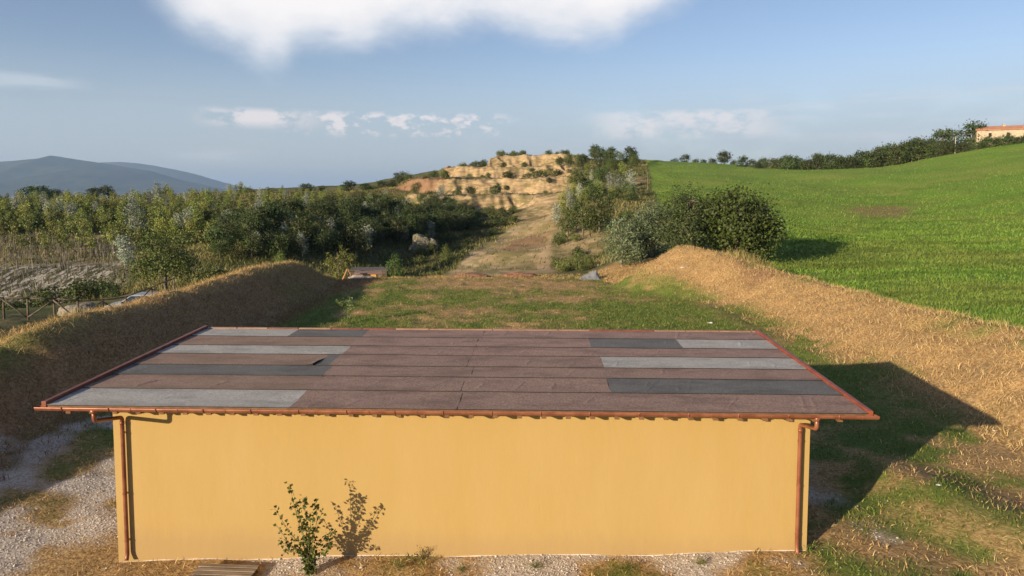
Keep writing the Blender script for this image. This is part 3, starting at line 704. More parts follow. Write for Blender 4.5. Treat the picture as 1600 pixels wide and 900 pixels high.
wood([(-50, 80), (185, 78), (225, 90), (190, 100), (-50, 102)], 34, ['sapling'], .8, 1.2, 'thin young tree with a bare stem on the pale slope', 'thin saplings on the pale slope', mind=1.8, seed=12)
wood([(-40, 60), (170, 58), (200, 68), (-40, 69)], 12, ['shrub', 'shrub2', 'shrub'], .5, 1.0, 'low shrub in the dip behind the rail fence', 'shrubs behind the rail fence', 'shrub', mind=2.0, seed=13)
wood([(868, 66), (925, 66), (930, 78), (866, 84)], 12, ['shrub2', 'shrub2'], .45, .8, 'loose leafy shrub at the foot of the bank right of the track', 'shrubs at the foot of the right bank', 'shrub', mind=1.3, seed=14)

# skyline
for px, Y, k, s in [(390, 215, 'oak2', .9), (425, 218, 'wood2', 1.0), (480, 222, 'oak', .95), (505, 226, 'wood', .9), (545, 224, 'oak2', 1.15), (572, 226, 'oak', .8), (600, 230, 'oak2', .95), (612, 228, 'wood', 1.0),
                    (570, 222, 'wood', .8), (625, 232, 'wood', 1.25), (585, 226, 'wood2', .8), (635, 230, 'wood2', 1.25)]:
    place_px(k, px, Y, s=s, label='dark tree on the skyline left of the eroded hill', group='skyline trees left of the hill', cat='tree', sz=.72, dz=-.9)
place_px('oak', 62, 250, s=2.1, label='large dark round tree on the skyline under the mountain peak', sz=.62, dz=-1.2)
place_px('oak2', 90, 258, s=1.7, label='dark tree joined to the right side of the large round one under the peak', sz=.66, dz=-1)
place_px('oak', 152, 270, s=1.5, label='dark low tree on the skyline right of the large round one', sz=.7, dz=-1)
place_px('oak2', 170, 272, s=1.1, label='small dark tree at the right end of the skyline pair below the mountain')
place_px('silver', 250, 145, s=1.3, label='pale silvery poplar crown highest on the left skyline', cat='tree')
place_px('silver', 212, 96, s=1.25, label='whitish poplar standing out above the plantation', cat='tree')
place_px('shrub', 679, 228, s=1.6, label='dark round bush at the left shoulder of the eroded hill')
place_px('wood', 944, 248, s=.7, label='lone dark tree on the skyline between hill and field', cat='tree')
place_px('oak2', 985, 236, s=1.0, label='dark bush at the top corner of the field', cat='tree')
place_px('oak2', 1068, 268, s=.85, label='dark tree, left of the two on the field skyline', cat='tree', dz=-1.3)
place_px('oak', 1130, 266, s=1.2, label='round dark tree standing above the left end of the hedge', cat='tree', dz=-1.6)
for px, s in [(1052, .9), (1085, .9), (1098, .9), (1112, 1.1), (1145, 1.0)]:
    place_px('shrub', px, 266, s=s * 1.3, label='low dark bush at the far skyline edge of the field', group='bushes at the skyline edge of the field', cat='bush', dz=-.7)
# hedge along the top of the field
hp = [(1160, 250), (1200, 243), (1250, 233), (1300, 226), (1350, 221), (1392, 217), (1420, 212), (1455, 205), (1500, 200), (1550, 196), (1620, 193)]
hx = np.array([p[0] for p in hp]); hy = np.array([p[1] for p in hp]); r_ = random.Random(5)
px = 1158.0
while px < 1640:
    Y = float(np.interp(px, hx, hy)) + r_.uniform(1.5, 6)
    s = r_.uniform(.95, 1.25) * (1.0 + .45 * min(1, max(0, (px - 1180) / 120))) * (1 - .38 * min(1, max(0, (px - 1440) / 60)))
    place_px(r_.choice(['oak', 'oak2', 'oak2']), px, Y, s=s * .78, sz=r_.uniform(.95, 1.2), dz=-1.8, label='dark green bush in the long hedge along the top of the field', group='bushes of the field hedge', cat='bush')
    px += r_.uniform(9, 14)
for px, Y, k, s in [(1372, 228, 'oak', 1.05), (1400, 226, 'wood2', 1.0), (1432, 222, 'oak2', 1.05), (1230, 246, 'wood2', .8), (1275, 240, 'oak', .9), (1325, 232, 'wood2', .9), (1445, 224, 'wood2', 1.1)]:
    place_px(k, px, Y, s=s * 1.1, label='tree rising a little above the field hedge', group='trees rising above the hedge', cat='tree')
place_px('oak', 1468, 222, s=1.75, label='broad round tree left of the umbrella-shaped one near the farmhouse', cat='tree', dz=-2.0)
place_px('oak2', 1510, 226, s=1.8, label='tall spreading tree against the left end of the farmhouse', cat='tree', dz=-1.3)
for k in list(PROTO):
    if k not in used:
        for ch in list(PROTO[k].children): bpy.data.objects.remove(ch)
        bpy.data.objects.remove(PROTO[k])

# ------------------------------------------------------------------ grass, straw, stones
def blades(name, X, Y, hgt, wid, col, lean, label, cat, mat=None, curl=.0, seed=0):
    r = np.random.default_rng(seed); n = len(X); Zb = height(X, Y) - .01
    a = r.uniform(0, 2 * np.pi, n); la = r.uniform(0, 2 * np.pi, n); ln = lean * r.uniform(.3, 1.2, n)
    hx_ = np.cos(a) * wid * .5; hy_ = np.sin(a) * wid * .5
    tx = np.sin(ln) * np.cos(la) * hgt; ty = np.sin(ln) * np.sin(la) * hgt; tz = np.maximum(np.cos(ln), .08) * hgt
    P = np.stack([X, Y, Zb], 1)
    m1 = np.stack([X + tx * .47, Y + ty * .47, Zb + tz * .54], 1); wv = np.stack([hx_, hy_, 0 * hx_], 1)
    V = np.stack([P - wv, P + wv, m1 + wv * .8, P + np.stack([tx, ty, tz], 1), m1 - wv * .8], 1).reshape(-1, 3)
    Fq = np.arange(n * 5).reshape(n, 5)
    me = np_mesh(name, V, Fq, False, {'tint': np.repeat(col, 5, axis=0)})
    return tag(link(name, me, mat or M_blade), label, cat, kind='stuff')
def mixc(r, n, *cs):
    cs = np.array(cs); t = r.uniform(0, len(cs) - 1.001, n); i = t.astype(int); f = (t - i)[:, None]
    return (cs[i] * (1 - f) + cs[i + 1] * f) * r.uniform(.75, 1.2, n)[:, None]
def scatter(n, x0, x1, y0, y1, seed, power=0):
    r = np.random.default_rng(seed); X = r.uniform(x0, x1, n)
    Y = r.uniform(y0, y1, n) if not power else y0 * (y1 / y0) ** r.uniform(0, 1, n)
    return X, Y, r
IN_B = lambda X, Y: (X > -8.8) & (X < 6.5) & (Y > 14.75) & (Y < 21.5)
STRAW = ((.26, .15, .06), (.44, .28, .115), (.62, .43, .19), (.74, .57, .31))
# clumps: straw lies in tufts that share a direction
X, Y, r = scatter(290000, -24, 26, 12.5, 66, 31)
dl, _, s1 = polydist(X, Y, LB); dr, _, s2 = polydist(X, Y, RB)
keep = ((dl < 5.2) | (dr < 5.6)) & (fbm(X / .5, Y / .5, 2, 77) > .30)
Z1 = zones(X, Y); keep &= r.uniform(0, 1, len(X)) > Z1['green'] * .85
keep &= ~((s2 > 0) & (dr > 3.4)); X, Y = X[keep], Y[keep]; n = len(X)
dk = ((polydist(X, Y, LB)[0] > .8) & (X < 0) & (X > -19))[:, None]  # inner left slope: browner thatch, with the slope's shade put into the tint
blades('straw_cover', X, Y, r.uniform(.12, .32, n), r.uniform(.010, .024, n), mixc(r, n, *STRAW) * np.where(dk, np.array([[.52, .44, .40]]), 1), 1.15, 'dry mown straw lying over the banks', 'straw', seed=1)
X, Y, r = scatter(260000, -17, 17.5, 12.6, 64, 32)
zz = zones(X, Y); pr = np.clip(zz['straw'] - zz['green'] * .9 - zz['gravel'] * .93, 0, 1) * .55 * np.clip(20 / Y, .35, 1)
keep = (r.uniform(0, 1, len(X)) < pr) & ~IN_B(X, Y) & (fbm(X / .6, Y / .6, 2, 78) > .34); X, Y = X[keep], Y[keep]; n = len(X)
blades('dry_grass', X, Y, r.uniform(.05, .18, n), r.uniform(.010, .022, n), mixc(r, n, *STRAW), 1.1, 'flattened dry grass on the lawn and around the yellow building', 'dry grass', seed=2)
X, Y, r = scatter(420000, -20.5, 22, 12.6, 64, 33)
zz = zones(X, Y); pr = zz['green'] * .9 * np.clip(30 / Y, .6, 1)
keep = (r.uniform(0, 1, len(X)) < pr) & ~IN_B(X, Y) & (fbm(X / .4, Y / .4, 2, 79) > .32); X, Y = X[keep], Y[keep]; n = len(X)
blades('green_grass', X, Y, r.uniform(.04, .13, n) * (1 + .5 * (Y > 35)), r.uniform(.012, .026, n), mixc(r, n, (.06, .10, .015), (.11, .17, .028), (.19, .23, .05), (.32, .29, .09)), .8, 'short green grass on the lawn and beside the yellow building', 'grass', seed=3)
X, Y, r = scatter(620000, 19, 175, 24, 235, 34, 1)
zz = zones(X, Y); keep = (zz['field'] > .5) & (px_of(X, Y) < 1680) & (r.uniform(0, 1, len(X)) > zz['red'] * .8) & (fbm(X / .7, Y / .7, 2, 80) > .30) & (r.uniform(0, 1, len(X)) < 1.05 - .9 * sst(Y, 60, 200)) ; X, Y = X[keep], Y[keep]; n = len(X)
ty_ = (sst(fbm(X / 16, Y / 7, 4, 93), .48, .68) * .45)[:, None]; dk_ = (sst(fbm(X / 5, Y / 2.5, 3, 95), .5, .68) * .35)[:, None]
blades('field_crop', X, Y, r.uniform(.12, .32, n) * (1 + (Y > 60) * .2), r.uniform(.03, .07, n) * np.clip(Y / 45, .7, 1.8), (1 - dk_) * (1 - ty_) * 1.0 * mixc(r, n, (.08, .155, .018), (.125, .23, .028), (.17, .28, .04), (.24, .29, .07)) + ty_ * (1 - dk_) * mixc(r, n, (.14, .16, .03), (.25, .24, .07)), .8, 'lush green crop covering the sloping field', 'crop', seed=4)
# tall dry stalks on the bank crests
X, Y, r = scatter(60000, -24, 24, 20, 64, 35)
dl, _, s1 = polydist(X, Y, LB); dr, _, s2 = polydist(X, Y, RB)
keep = ((dl < .9) | ((dr < .8))) & (fbm(X / .5, Y / .5, 2, 81) > .45); X, Y = X[keep], Y[keep]; n = len(X)
blades('tall_dry_grass', X, Y, r.uniform(.2, .42, n), r.uniform(.012, .03, n), mixc(r, n, (.35, .25, .11), (.5, .38, .18), (.30, .27, .08)), .6, 'taller dry grass along the tops of the two banks', 'dry grass', seed=5)
X, Y, r = scatter(30000, -75, -34, 64, 108, 46)
zz = zones(X, Y); keep = (r.uniform(0, 1, len(X)) < np.maximum(zz['cliff'] * .28, zz['young'] * .16)) & (px_of(X, Y) > -60) & (fbm(X / 1.5, Y / 1.5, 2, 83) > .42); X, Y = X[keep], Y[keep]; n = len(X)
blades('dead_stalks', X, Y, r.uniform(.3, 1.5, n), r.uniform(.03, .08, n), mixc(r, n, (.06, .05, .04), (.20, .17, .13), (.36, .32, .26)), .16, 'dry upright stalks standing on the pale slope and cliff', 'dry stalks', seed=16)
X, Y, r = scatter(9000, -13.5, 13, 60.2, 64.0, 47)
keep = (fbm(X / .9, Y / .9, 3, 85) > .50); X, Y = X[keep], Y[keep]; n = len(X)
blades('rim_grass', X, Y, r.uniform(.08, .30, n), r.uniform(.02, .05, n), mixc(r, n, (.30, .19, .08), (.50, .35, .16), (.26, .24, .07)), .8, 'dry tufts along the far edge of the lawn', 'dry grass', seed=17)
X, Y, r = scatter(5000, 16.5, 22, 50, 62, 36)
keep = np.hypot((X - 19.6) / 2.0, (Y - 56) / 3) < 1; X, Y = X[keep], Y[keep]; n = len(X)
blades('reedy_grass', X, Y, r.uniform(.6, 1.3, n), r.uniform(.02, .05, n), mixc(r, n, (.25, .2, .08), (.42, .32, .14), (.2, .2, .06)), .45, 'tall yellow grass clump between the straw bank and the round bush', 'dry grass', seed=6)
# rough growth on the distant slopes
X, Y, r = scatter(260000, -150, 60, 60, 240, 37, 1)
zz = zones(X, Y); px_ = px_of(X, Y)
keep = (zz['field'] < .3) & (px_ > -60) & (px_ < 1030) & ((Y > 69) | (px_ < 560)) & ((Y > 75) | (px_ < 690) | (px_ > 870)) & (r.uniform(0, 1, len(X)) < 1 - .97 * zz['clay'] - .93 * zz['track'] - .7 * zz['cliff'] - .4 * zz['young']) & ((dl_ := polydist(X, Y, LB)[0]) > 4)
X, Y = X[keep], Y[keep]; n = len(X)
tn = fbm(X / 12, Y / 12, 3, 91)[:, None]
cc_ = mixc(r, n, (.05, .065, .02), (.11, .12, .035), (.19, .17, .07)) * (1 - sst(tn, .45, .6) * .0) + sst(tn, .5, .65) * np.array([.12, .09, .04])
blades('rough_grass', X, Y, r.uniform(.25, .7, n), r.uniform(.06, .16, n) * np.clip(Y / 90, .7, 1.6), cc_, .8, 'rough grass and undergrowth over the hollow and the slopes beyond it', 'undergrowth', seed=7)

def stones(name, X, Y, size, col, label, seed):
    r = np.random.default_rng(seed); n = len(X); Zb = height(X, Y)
    o = np.array([(1, 0, 0), (-1, 0, 0), (0, 1, 0), (0, -1, 0), (0, 0, 1), (0, 0, -1)], float)
    f = np.array([(0, 2, 4), (2, 1, 4), (1, 3, 4), (3, 0, 4), (2, 0, 5), (1, 2, 5), (3, 1, 5), (0, 3, 5)])
    V = o[None] * (r.uniform(.5, 1.2, (n, 6, 1)) * size[:, None, None]) * np.array([1, 1, .6])
    a = r.uniform(0, 6.28, n); c, s = np.cos(a), np.sin(a)
    Vx = V[..., 0] * c[:, None] - V[..., 1] * s[:, None]; Vy = V[..., 0] * s[:, None] + V[..., 1] * c[:, None]
    V = np.stack([Vx + X[:, None], Vy + Y[:, None], V[..., 2] + Zb[:, None] + size[:, None] * .15], -1).reshape(-1, 3)
    Fq = (f[None] + (np.arange(n) * 6)[:, None, None]).reshape(-1, 3)
    return tag(link(name, np_mesh(name, V, Fq, False, {'tint': np.repeat(col, 6, axis=0)}), M_stone), label, 'gravel', kind='stuff')
M_stone = attr_mat('stone', rough=.9, trans=0, spec=.15)
X, Y, r = scatter(150000, -17, 9.5, 12.6, 27, 38)
zz = zones(X, Y); keep = (r.uniform(0, 1, len(X)) < zz['gravel'] * .75 + .01) & ~IN_B(X, Y); X, Y = X[keep], Y[keep]; n = len(X)
blend = r.uniform(0, 1, n)[:, None]
stones('gravel', X, Y, r.uniform(.009, .030, n) * np.where(r.uniform(0, 1, n) > .985, 1.9, 1), np.array([[.26, .22, .18]]) * (1 - blend) + np.array([[.68, .61, .53]]) * blend, 'pale crushed gravel around the yellow building', 8)

# ------------------------------------------------------------------ yellow building
M_wall, t, b = new_mat('ochre_render'); co = objco(t)
f1 = NZ(t, mapped(t, co, (1, 1, .25)), .9, 5, .6); f2 = NZ(t, mapped(t, co, (1, 1, .35)), 5, 5, .65); f3 = NZ(t, co, 90, 3, .6)
cw = MIX(t, SS(t, f1, .2, .8), (.385, .262, .094), (.41, .285, .116)); cw = MIX(t, MT(t, 'MULTIPLY', SS(t, f2, .55, .75), .28), cw, (.45, .30, .12))
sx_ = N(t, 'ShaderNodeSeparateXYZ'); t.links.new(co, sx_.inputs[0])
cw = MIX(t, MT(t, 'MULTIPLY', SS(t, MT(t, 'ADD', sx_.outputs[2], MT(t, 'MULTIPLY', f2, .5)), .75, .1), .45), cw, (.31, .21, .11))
t.links.new(cw, b.inputs['Base Color']); b.inputs['Roughness'].default_value = .92; b.inputs['Specular IOR Level'].default_value = .12
bump(t, b, MT(t, 'ADD', MT(t, 'MULTIPLY', f3, .3), f2), .012, .5)
M_bit = simple('bitumen_edge', (.012, .011, .01), (.03, .026, .024), 30, .7)
def felt(name, c1, c2):
    m, t, b = new_mat(name); co = objco(t)
    a_ = NZ(t, co, 26, 6, .8); b_ = NZ(t, mapped(t, co, (1, 2.5, 1)), .8, 6, .65); c_ = NZ(t, co, 5, 5, .7)
    c = MIX(t, SS(t, a_, .36, .66), c1, c2); c = MIX(t, MT(t, 'MULTIPLY', SS(t, b_, .42, .68), .55), c, tuple(x * .68 for x in c1))
    c = MIX(t, MT(t, 'MULTIPLY', SS(t, c_, .55, .72), .4), c, tuple(min(1, x * 1.25) for x in c2))
    t.links.new(c, b.inputs['Base Color']); b.inputs['Roughness'].default_value = .85; b.inputs['Specular IOR Level'].default_value = .3
    bump(t, b, a_, .01, .8); return m
F_BR = felt('felt_brown', (.185, .118, .092), (.39, .265, .208)); F_BL = felt('felt_light_brown', (.21, .135, .10), (.34, .235, .175))
F_WH = felt('felt_pale_grey', (.29, .275, .25), (.52, .49, .45)); F_DK = felt('felt_dark_grey', (.105, .102, .095), (.19, .185, .175))
F_RD = felt('felt_mauve_brown', (.20, .128, .102), (.41, .275, .222))
M_cop = simple('copper_paint', (.19, .06, .032), (.31, .12, .065), 3, .38, .25, 0, (1, 1, 1), 5, .5)
M_copd = simple('brown_metal_edge', (.16, .05, .03), (.24, .085, .05), 4, .45, .2, 0)
M_red = simple('red_metal_edge', (.22, .05, .028), (.32, .085, .045), 4, .4, .2, 0)
M_wood = simple('rafter_timber', (.12, .065, .03), (.20, .11, .055), 5, .8, 0, .006, (1, .15, 1))
M_tan = simple('back_edge_metal', (.24, .13, .08), (.32, .19, .12), 2.5, .5, .1, 0)
M_grey_wood = simple('weathered_wood', (.16, .12, .09), (.32, .25, .18), 7, .9, 0, .006, (.2, 1, 1))

L0 = G(71, 634.5, 13.9); R0 = G(1359, 645.5, 13.34)
PSI = math.atan2(L0[1] - R0[1], R0[0] - L0[0]); W_ = math.hypot(R0[0] - L0[0], R0[1] - L0[1])
ZE = (L0[2] + R0[2]) / 2 ; RS = .030
bd = empty('storage_building', (L0[0], L0[1], 0), -PSI)
tag(bd, 'low yellow-ochre building with a flat felt roof of brown, grey and white strips', 'building')
UX = Vector((math.cos(PSI), -math.sin(PSI))); VX = Vector((math.sin(PSI), math.cos(PSI)))
def ruv(px, py):
    lo, hi = 10.0, 30.0
    for _ in range(50):
        m = (lo + hi) / 2; p = G(px, py, m); d = Vector((p[0] - L0[0], p[1] - L0[1])); v = d.dot(VX)
        if p[2] > ZE + RS * v: lo = m
        else: hi = m
    return d.dot(UX), v
DEP = (ruv(322, 513)[1] + ruv(1187, 518)[1]) / 2
def u_at(px, py, Y):
    p = G(px, py, Y); return Vector((p[0] - L0[0], p[1] - L0[1])).dot(UX)
U0, U1, V0, V1 = u_at(176, 655, 14.87), u_at(1267, 655, 14.35), 1.0, DEP - .55
m = MB()
zt = ZE - .13
for (x0, y0, x1, y1) in ((U0, V0, U1, V0 + .25), (U0, V1 - .25, U1, V1), (U0, V0 + .25, U0 + .25, V1 - .25), (U1 - .25, V0 + .25, U1, V1 - .25)):
    m.box(x0, y0, -.7, x1, y1, zt - .02)
m.build('wall', M_wall, bd)
m = MB(); ns = 60; V = []; Fs = []
for i in range(ns + 1):
    u = U0 + .02 + (U1 - U0 - .04) * i / ns; xw, yw = L0[0] + u * UX.x + V0 * VX.x, L0[1] + u * UX.y + V0 * VX.y
    tp_ = hz(xw, yw - .1) + .012 + .03 * mnoise.noise(Vector((u * 1.3, 0, 0))) ; V += [(u, V0 - .012, -.6), (u, V0 - .012, tp_), (u, V0 + .02, tp_)]
    if i: Fs += [(3 * i - 3, 3 * i, 3 * i + 1, 3 * i - 2), (3 * i - 2, 3 * i + 1, 3 * i + 2, 3 * i - 1)]
m.add(V, Fs); m.build('plinth', simple('pale_plinth', (.5, .42, .32), (.68, .6, .5), 6), bd)
# roof deck with strips of felt
m = MB(); m.add([(0, 0.02, ZE - .06), (W_, .02, ZE - .06), (W_, DEP, ZE - .06 + RS * DEP), (0, DEP, ZE - .06 + RS * DEP),
                 (0, .02, ZE - .012), (W_, .02, ZE - .012), (W_, DEP, ZE - .012 + RS * DEP), (0, DEP, ZE - .012 + RS * DEP)],
                [(3, 2, 1, 0), (4, 5, 6, 7), (0, 1, 5, 4), (1, 2, 6, 5), (2, 3, 7, 6), (3, 0, 4, 7)])
roof = m.build('roof', M_wood, bd)
vb = [0.0]
for y in (608, 588, 569.5, 553.5, 538.5, 526): vb.append(ruv(400, y + 0)[1])
vbr = [0.0]
for y in (615, 590, 576, 557, 545, 529): vbr.append(ruv(1150, y)[1])
print('rows', [round(v, 2) for v in vb], [round(v, 2) for v in vbr], 'depth', DEP, 'W', W_, 'ZE', ZE)
ROW = [(a + c) / 2 for a, c in zip(vb, vbr)]
ROW = [DEP * k / 7 * .985 + .0 for k in range(7)] if max(ROW) > DEP else ROW
ROW.append(DEP - .01)
rr = np.random.default_rng(3)
def strip(row, u0, u1, mat, e0=0.0, e1=0.0, label=None, curl0=False):
    if label is None and u0 < 7.5 and u1 > 9.5:
        c = 8.55 + rr.uniform(-.12, .12); strip(row, u0, c, mat); strip(row, c + .006, u1, mat); return
    v0 = ROW[row] - (.035 if row else -.0); v1 = ROW[row + 1]
    nu = max(6, int((u1 - u0) / .06)); nv = 12
    U, Vv = np.meshgrid(np.linspace(0, 1, nu), np.linspace(0, 1, nv))
    us = u0 + U * (u1 - u0) + (1 - U) * e0 * (Vv - .5) + U * e1 * (Vv - .5)
    jag = (fbm(Vv * 4 + row * 9, Vv * 0 + u1, 3, 5) - .5) * .05
    us = us + U * jag * (U > .99) + (1 - U) * jag * (U < .01)
    vs_ = v0 + Vv * (v1 - v0) + (fbm(us * .8, us * 0 + row, 3, 7) - .5) * .035 * (1 - Vv) * (row > 0)
    wr = (fbm(us * .5 + 30, vs_ * 1.5, 4, 8) - .5) * .016
    # a few slanting creases
    cr_ = np.zeros_like(us)
    for k in range(max(1, int((u1 - u0) / .9))):
        c0 = rr.uniform(u0, u1); sl = rr.uniform(.2, .7); ln_ = rr.uniform(.3, 1.0); st_ = rr.uniform(0, .5)
        d = np.abs((us - c0) - sl * (vs_ - v0)); cr_ += .014 * np.exp(-(d / .028) ** 2) * ((vs_ - v0) < ln_) * ((vs_ - v0) > st_) * rr.uniform(.3, 1)
    lap = .014 * (1 - Vv) + .001
    wave = .006 * (fbm(us * 1.6, us * 0 + row * 3, 3, 14)) * np.exp(-Vv * 5)
    z = ZE + RS * vs_ - .008 + wr + cr_ + lap + wave
    if curl0: z = z + .04 * np.exp(-(1 - U) * (u1 - u0) / .10) * sst(.75 - Vv, 0, .6)
    V = np.stack([us.ravel(), vs_.ravel(), z.ravel()], 1)
    Vb = V.copy(); Vb[:, 2] = np.minimum(V[:, 2] - .004, ZE + RS * V[:, 1] - .006)
    I = np.arange(nu * nv).reshape(nv, nu); n0 = nu * nv
    q = [np.stack([I[:-1, :-1], I[:-1, 1:], I[1:, 1:], I[1:, :-1]], -1).reshape(-1, 4)]
    q.append(np.stack([I[0, 1:], I[0, :-1], I[0, :-1] + n0, I[0, 1:] + n0], -1))
    q.append(np.stack([I[:-1, 0], I[1:, 0], I[1:, 0] + n0, I[:-1, 0] + n0], -1)); q.append(np.stack([I[1:, -1], I[:-1, -1], I[:-1, -1] + n0, I[1:, -1] + n0], -1))
    me = np_mesh('felt_strip', np.concatenate([V, Vb]), np.concatenate(q), False)
    o = link('felt_strip', me, mat, roof); me.materials.append(M_bit); mi = np.ones(len(me.polygons), np.int32); mi[:len(q[0])] = 0; me.polygons.foreach_set('material_index', mi)
    if label: tag(o, label)
def uu(px, py): return ruv(px, py)[0]
a_, z_ = .02, W_ - .02
strip(0, a_, uu(470, 620), F_WH, 0, .0, 'pale grey felt strip at the front left'); strip(0, uu(470, 620), z_, F_BR)
strip(1, a_, uu(494, 598), F_BL); strip(1, uu(494, 598), uu(951, 602), F_BR); strip(1, uu(951, 602), z_, F_DK, 0, 0, 'long dark grey felt strip at the right')
strip(2, a_, uu(512, 579), F_DK, 0, 0, 'long dark grey felt strip at the left'); strip(2, uu(512, 579), z_, F_BR)
strip(3, a_, uu(504, 561), F_BL, 0, .15, 'light brown felt strip with a curled end', True); strip(3, uu(504, 561), uu(524, 561), F_DK); strip(3, uu(524, 561), uu(941, 567), F_BR); strip(3, uu(941, 567), z_, F_WH, 0, 0, 'pale grey felt strip at the right')
strip(4, a_, uu(543, 546), F_WH, 0, 0, 'pale grey felt strip at the left'); strip(4, uu(543, 546), z_, F_RD)
strip(5, a_, uu(556, 532), F_BL); strip(5, uu(556, 532), uu(922, 537), F_RD); strip(5, uu(922, 537), uu(1062, 537), F_DK, 0, 0, 'short dark grey felt strip at the far right'); strip(5, uu(1062, 537), z_, F_WH, 0, 0, 'short pale grey felt strip at the far right')
strip(6, a_, uu(458, 520), F_WH, 0, 0, 'pale grey felt strip at the far left'); strip(6, uu(458, 520), uu(572, 520), F_DK, 0, 0, 'short dark grey felt strip at the far left'); strip(6, uu(572, 520), z_, F_RD)
# metal edges
def edge_box(u0, u1, v0, v1, zb, ztp, name, mat):
    m = MB(); f = lambda v: RS * v
    m.add([(u0, v0, ZE + f(v0) + zb), (u1, v0, ZE + f(v0) + zb), (u1, v1, ZE + f(v1) + zb), (u0, v1, ZE + f(v1) + zb),
           (u0, v0, ZE + f(v0) + ztp), (u1, v0, ZE + f(v0) + ztp), (u1, v1, ZE + f(v1) + ztp), (u0, v1, ZE + f(v1) + ztp)],
          [(3, 2, 1, 0), (4, 5, 6, 7), (0, 1, 5, 4), (1, 2, 6, 5), (2, 3, 7, 6), (3, 0, 4, 7)])
    return m.build(name, mat, roof, False, .006)
edge_box(-.09, .012, .0, DEP + .05, -.11, .075, 'side_edge', M_copd)
edge_box(W_ - .012, W_ + .075, .0, DEP + .05, -.11, .055, 'side_edge', M_red)
k = 0; u = .0
while u < W_ - .1:
    L_ = min(rr.uniform(.95, 1.05), W_ - u); zz0 = rr.uniform(-.006, .006)
    edge_box(u + .006, u + L_ - .022, DEP - .03, DEP + .06, -.10, .028 + zz0, 'back_edge', M_tan if rr.uniform() < .6 else M_copd); u += L_; k += 1
# rafters under the overhang
u = .35
while u < W_ - .2:
    m = MB(); m.add([(u, .10, ZE - .205), (u + .10, .10, ZE - .205), (u + .10, DEP - .1, ZE - .205 + RS * DEP), (u, DEP - .1, ZE - .205 + RS * DEP),
                     (u, .10, ZE - .062), (u + .10, .10, ZE - .062), (u + .10, DEP - .1, ZE - .062 + RS * DEP), (u, DEP - .1, ZE - .062 + RS * DEP)],
                    [(3, 2, 1, 0), (4, 5, 6, 7), (0, 1, 5, 4), (1, 2, 6, 5), (2, 3, 7, 6), (3, 0, 4, 7)])
    m.build('rafter', M_wood, roof); u += .497
# gutter
def gz(u): return ZE - .018 - .010 * math.sin(u * .37 + .4)
m = MB(); nseg = 68; na = 11; us = np.linspace(-.16, W_ + .14, nseg); rad = .078
prof = [(-math.cos(t_) * rad, -math.sin(t_) * rad) for t_ in np.linspace(-.25, math.pi + .0, na)]
prof = prof + [(y * .93, z * .93) for y, z in prof[::-1]]
npf = len(prof); vs = []; fs = []
for u in us:
    for y, z in prof: vs.append((u, -.045 + y, gz(u) + z))
for i in range(nseg - 1):
    for j in range(npf):
        q = (j + 1) % npf; fs.append((i * npf + j, i * npf + q, (i + 1) * npf + q, (i + 1) * npf + j))
m.add(vs, fs)
for u in (us[0], us[-1]):
    n_ = 9; arc = [(u, -.045 - math.cos(t_) * rad, gz(u) - math.sin(t_) * rad) for t_ in np.linspace(0, math.pi, n_)]
    o = len(m.v); m.v += arc; m.f.append(tuple(range(o, o + n_)))
gut = m.build('gutter', M_cop, bd, True)
for u in np.arange(.42, W_, .985):
    m = MB(); arc = [(u, -.045 - math.cos(t_) * (rad + .006), gz(u) - math.sin(t_) * (rad + .006)) for t_ in np.linspace(-.3, math.pi, 12)]
    m.tube(arc + [(u, .06, gz(u) + .006)], .011, 6); m.build('gutter_bracket', M_cop, gut)
    if rr.uniform() < .6:
        m = MB(); uj = u + .46; arc = [(uj, -.045 - math.cos(t_) * (rad + .001), gz(uj) - math.sin(t_) * (rad + .001)) for t_ in np.linspace(-.2, math.pi, 12)]
        m.tube(arc, .007, 5); m.build('gutter_joint', M_cop, gut)
def bend(pts, r, n=5):
    """round the corners of a polyline"""
    P = [Vector(p) for p in pts]; o = [P[0]]
    for a, p, c in zip(P[:-2], P[1:-1], P[2:]):
        d0 = (a - p).normalized() * r; d1 = (c - p).normalized() * r
        for k in range(n + 1):
            t_ = k / n; q = (p + d0) * (1 - t_) ** 2 + p * 2 * t_ * (1 - t_) + (p + d1) * t_ * t_; o.append(q)
    return o + [P[-1]]
def downpipe(uo, up, zb):
    g = gz(uo) - rad
    m = MB(); m.tube(bend([(uo, -.045, g + .03), (uo, -.045, g - .205), (up, V0 - .085, g - .45), (up, V0 - .085, zb + .12), (up + .01, V0 - .14, zb)], .075), .043, 12)
    p = m.build('downpipe', M_cop, bd, True)
    m = MB(); m.tube([(uo, -.045, g + .04), (uo, -.045, g - .02), (uo, -.045, g - .05)], [.075, .058, .047], 12); m.build('pipe_socket', M_cop, p, True)
    m = MB(); m.tube([(up, V0 - .085, g - .54), (up, V0 - .085, g - .61)], .048, 12); m.build('pipe_collar', M_cop, p, True)
    for z in (g - .82, zb + 1.5, zb + .42):
        m = MB(); m.tube([(up, V0 - .085, z), (up, V0 - .085, z + .028)], .050, 12); m.box(up - .012, V0 - .05, z + .004, up + .012, V0 + .004, z + .024); m.build('pipe_clip', M_cop, p)
downpipe(u_at(148, 650, 13.85), u_at(193, 700, 14.8), -.42)
downpipe(u_at(1277, 655, 13.32), u_at(1250, 700, 14.28), -.02)

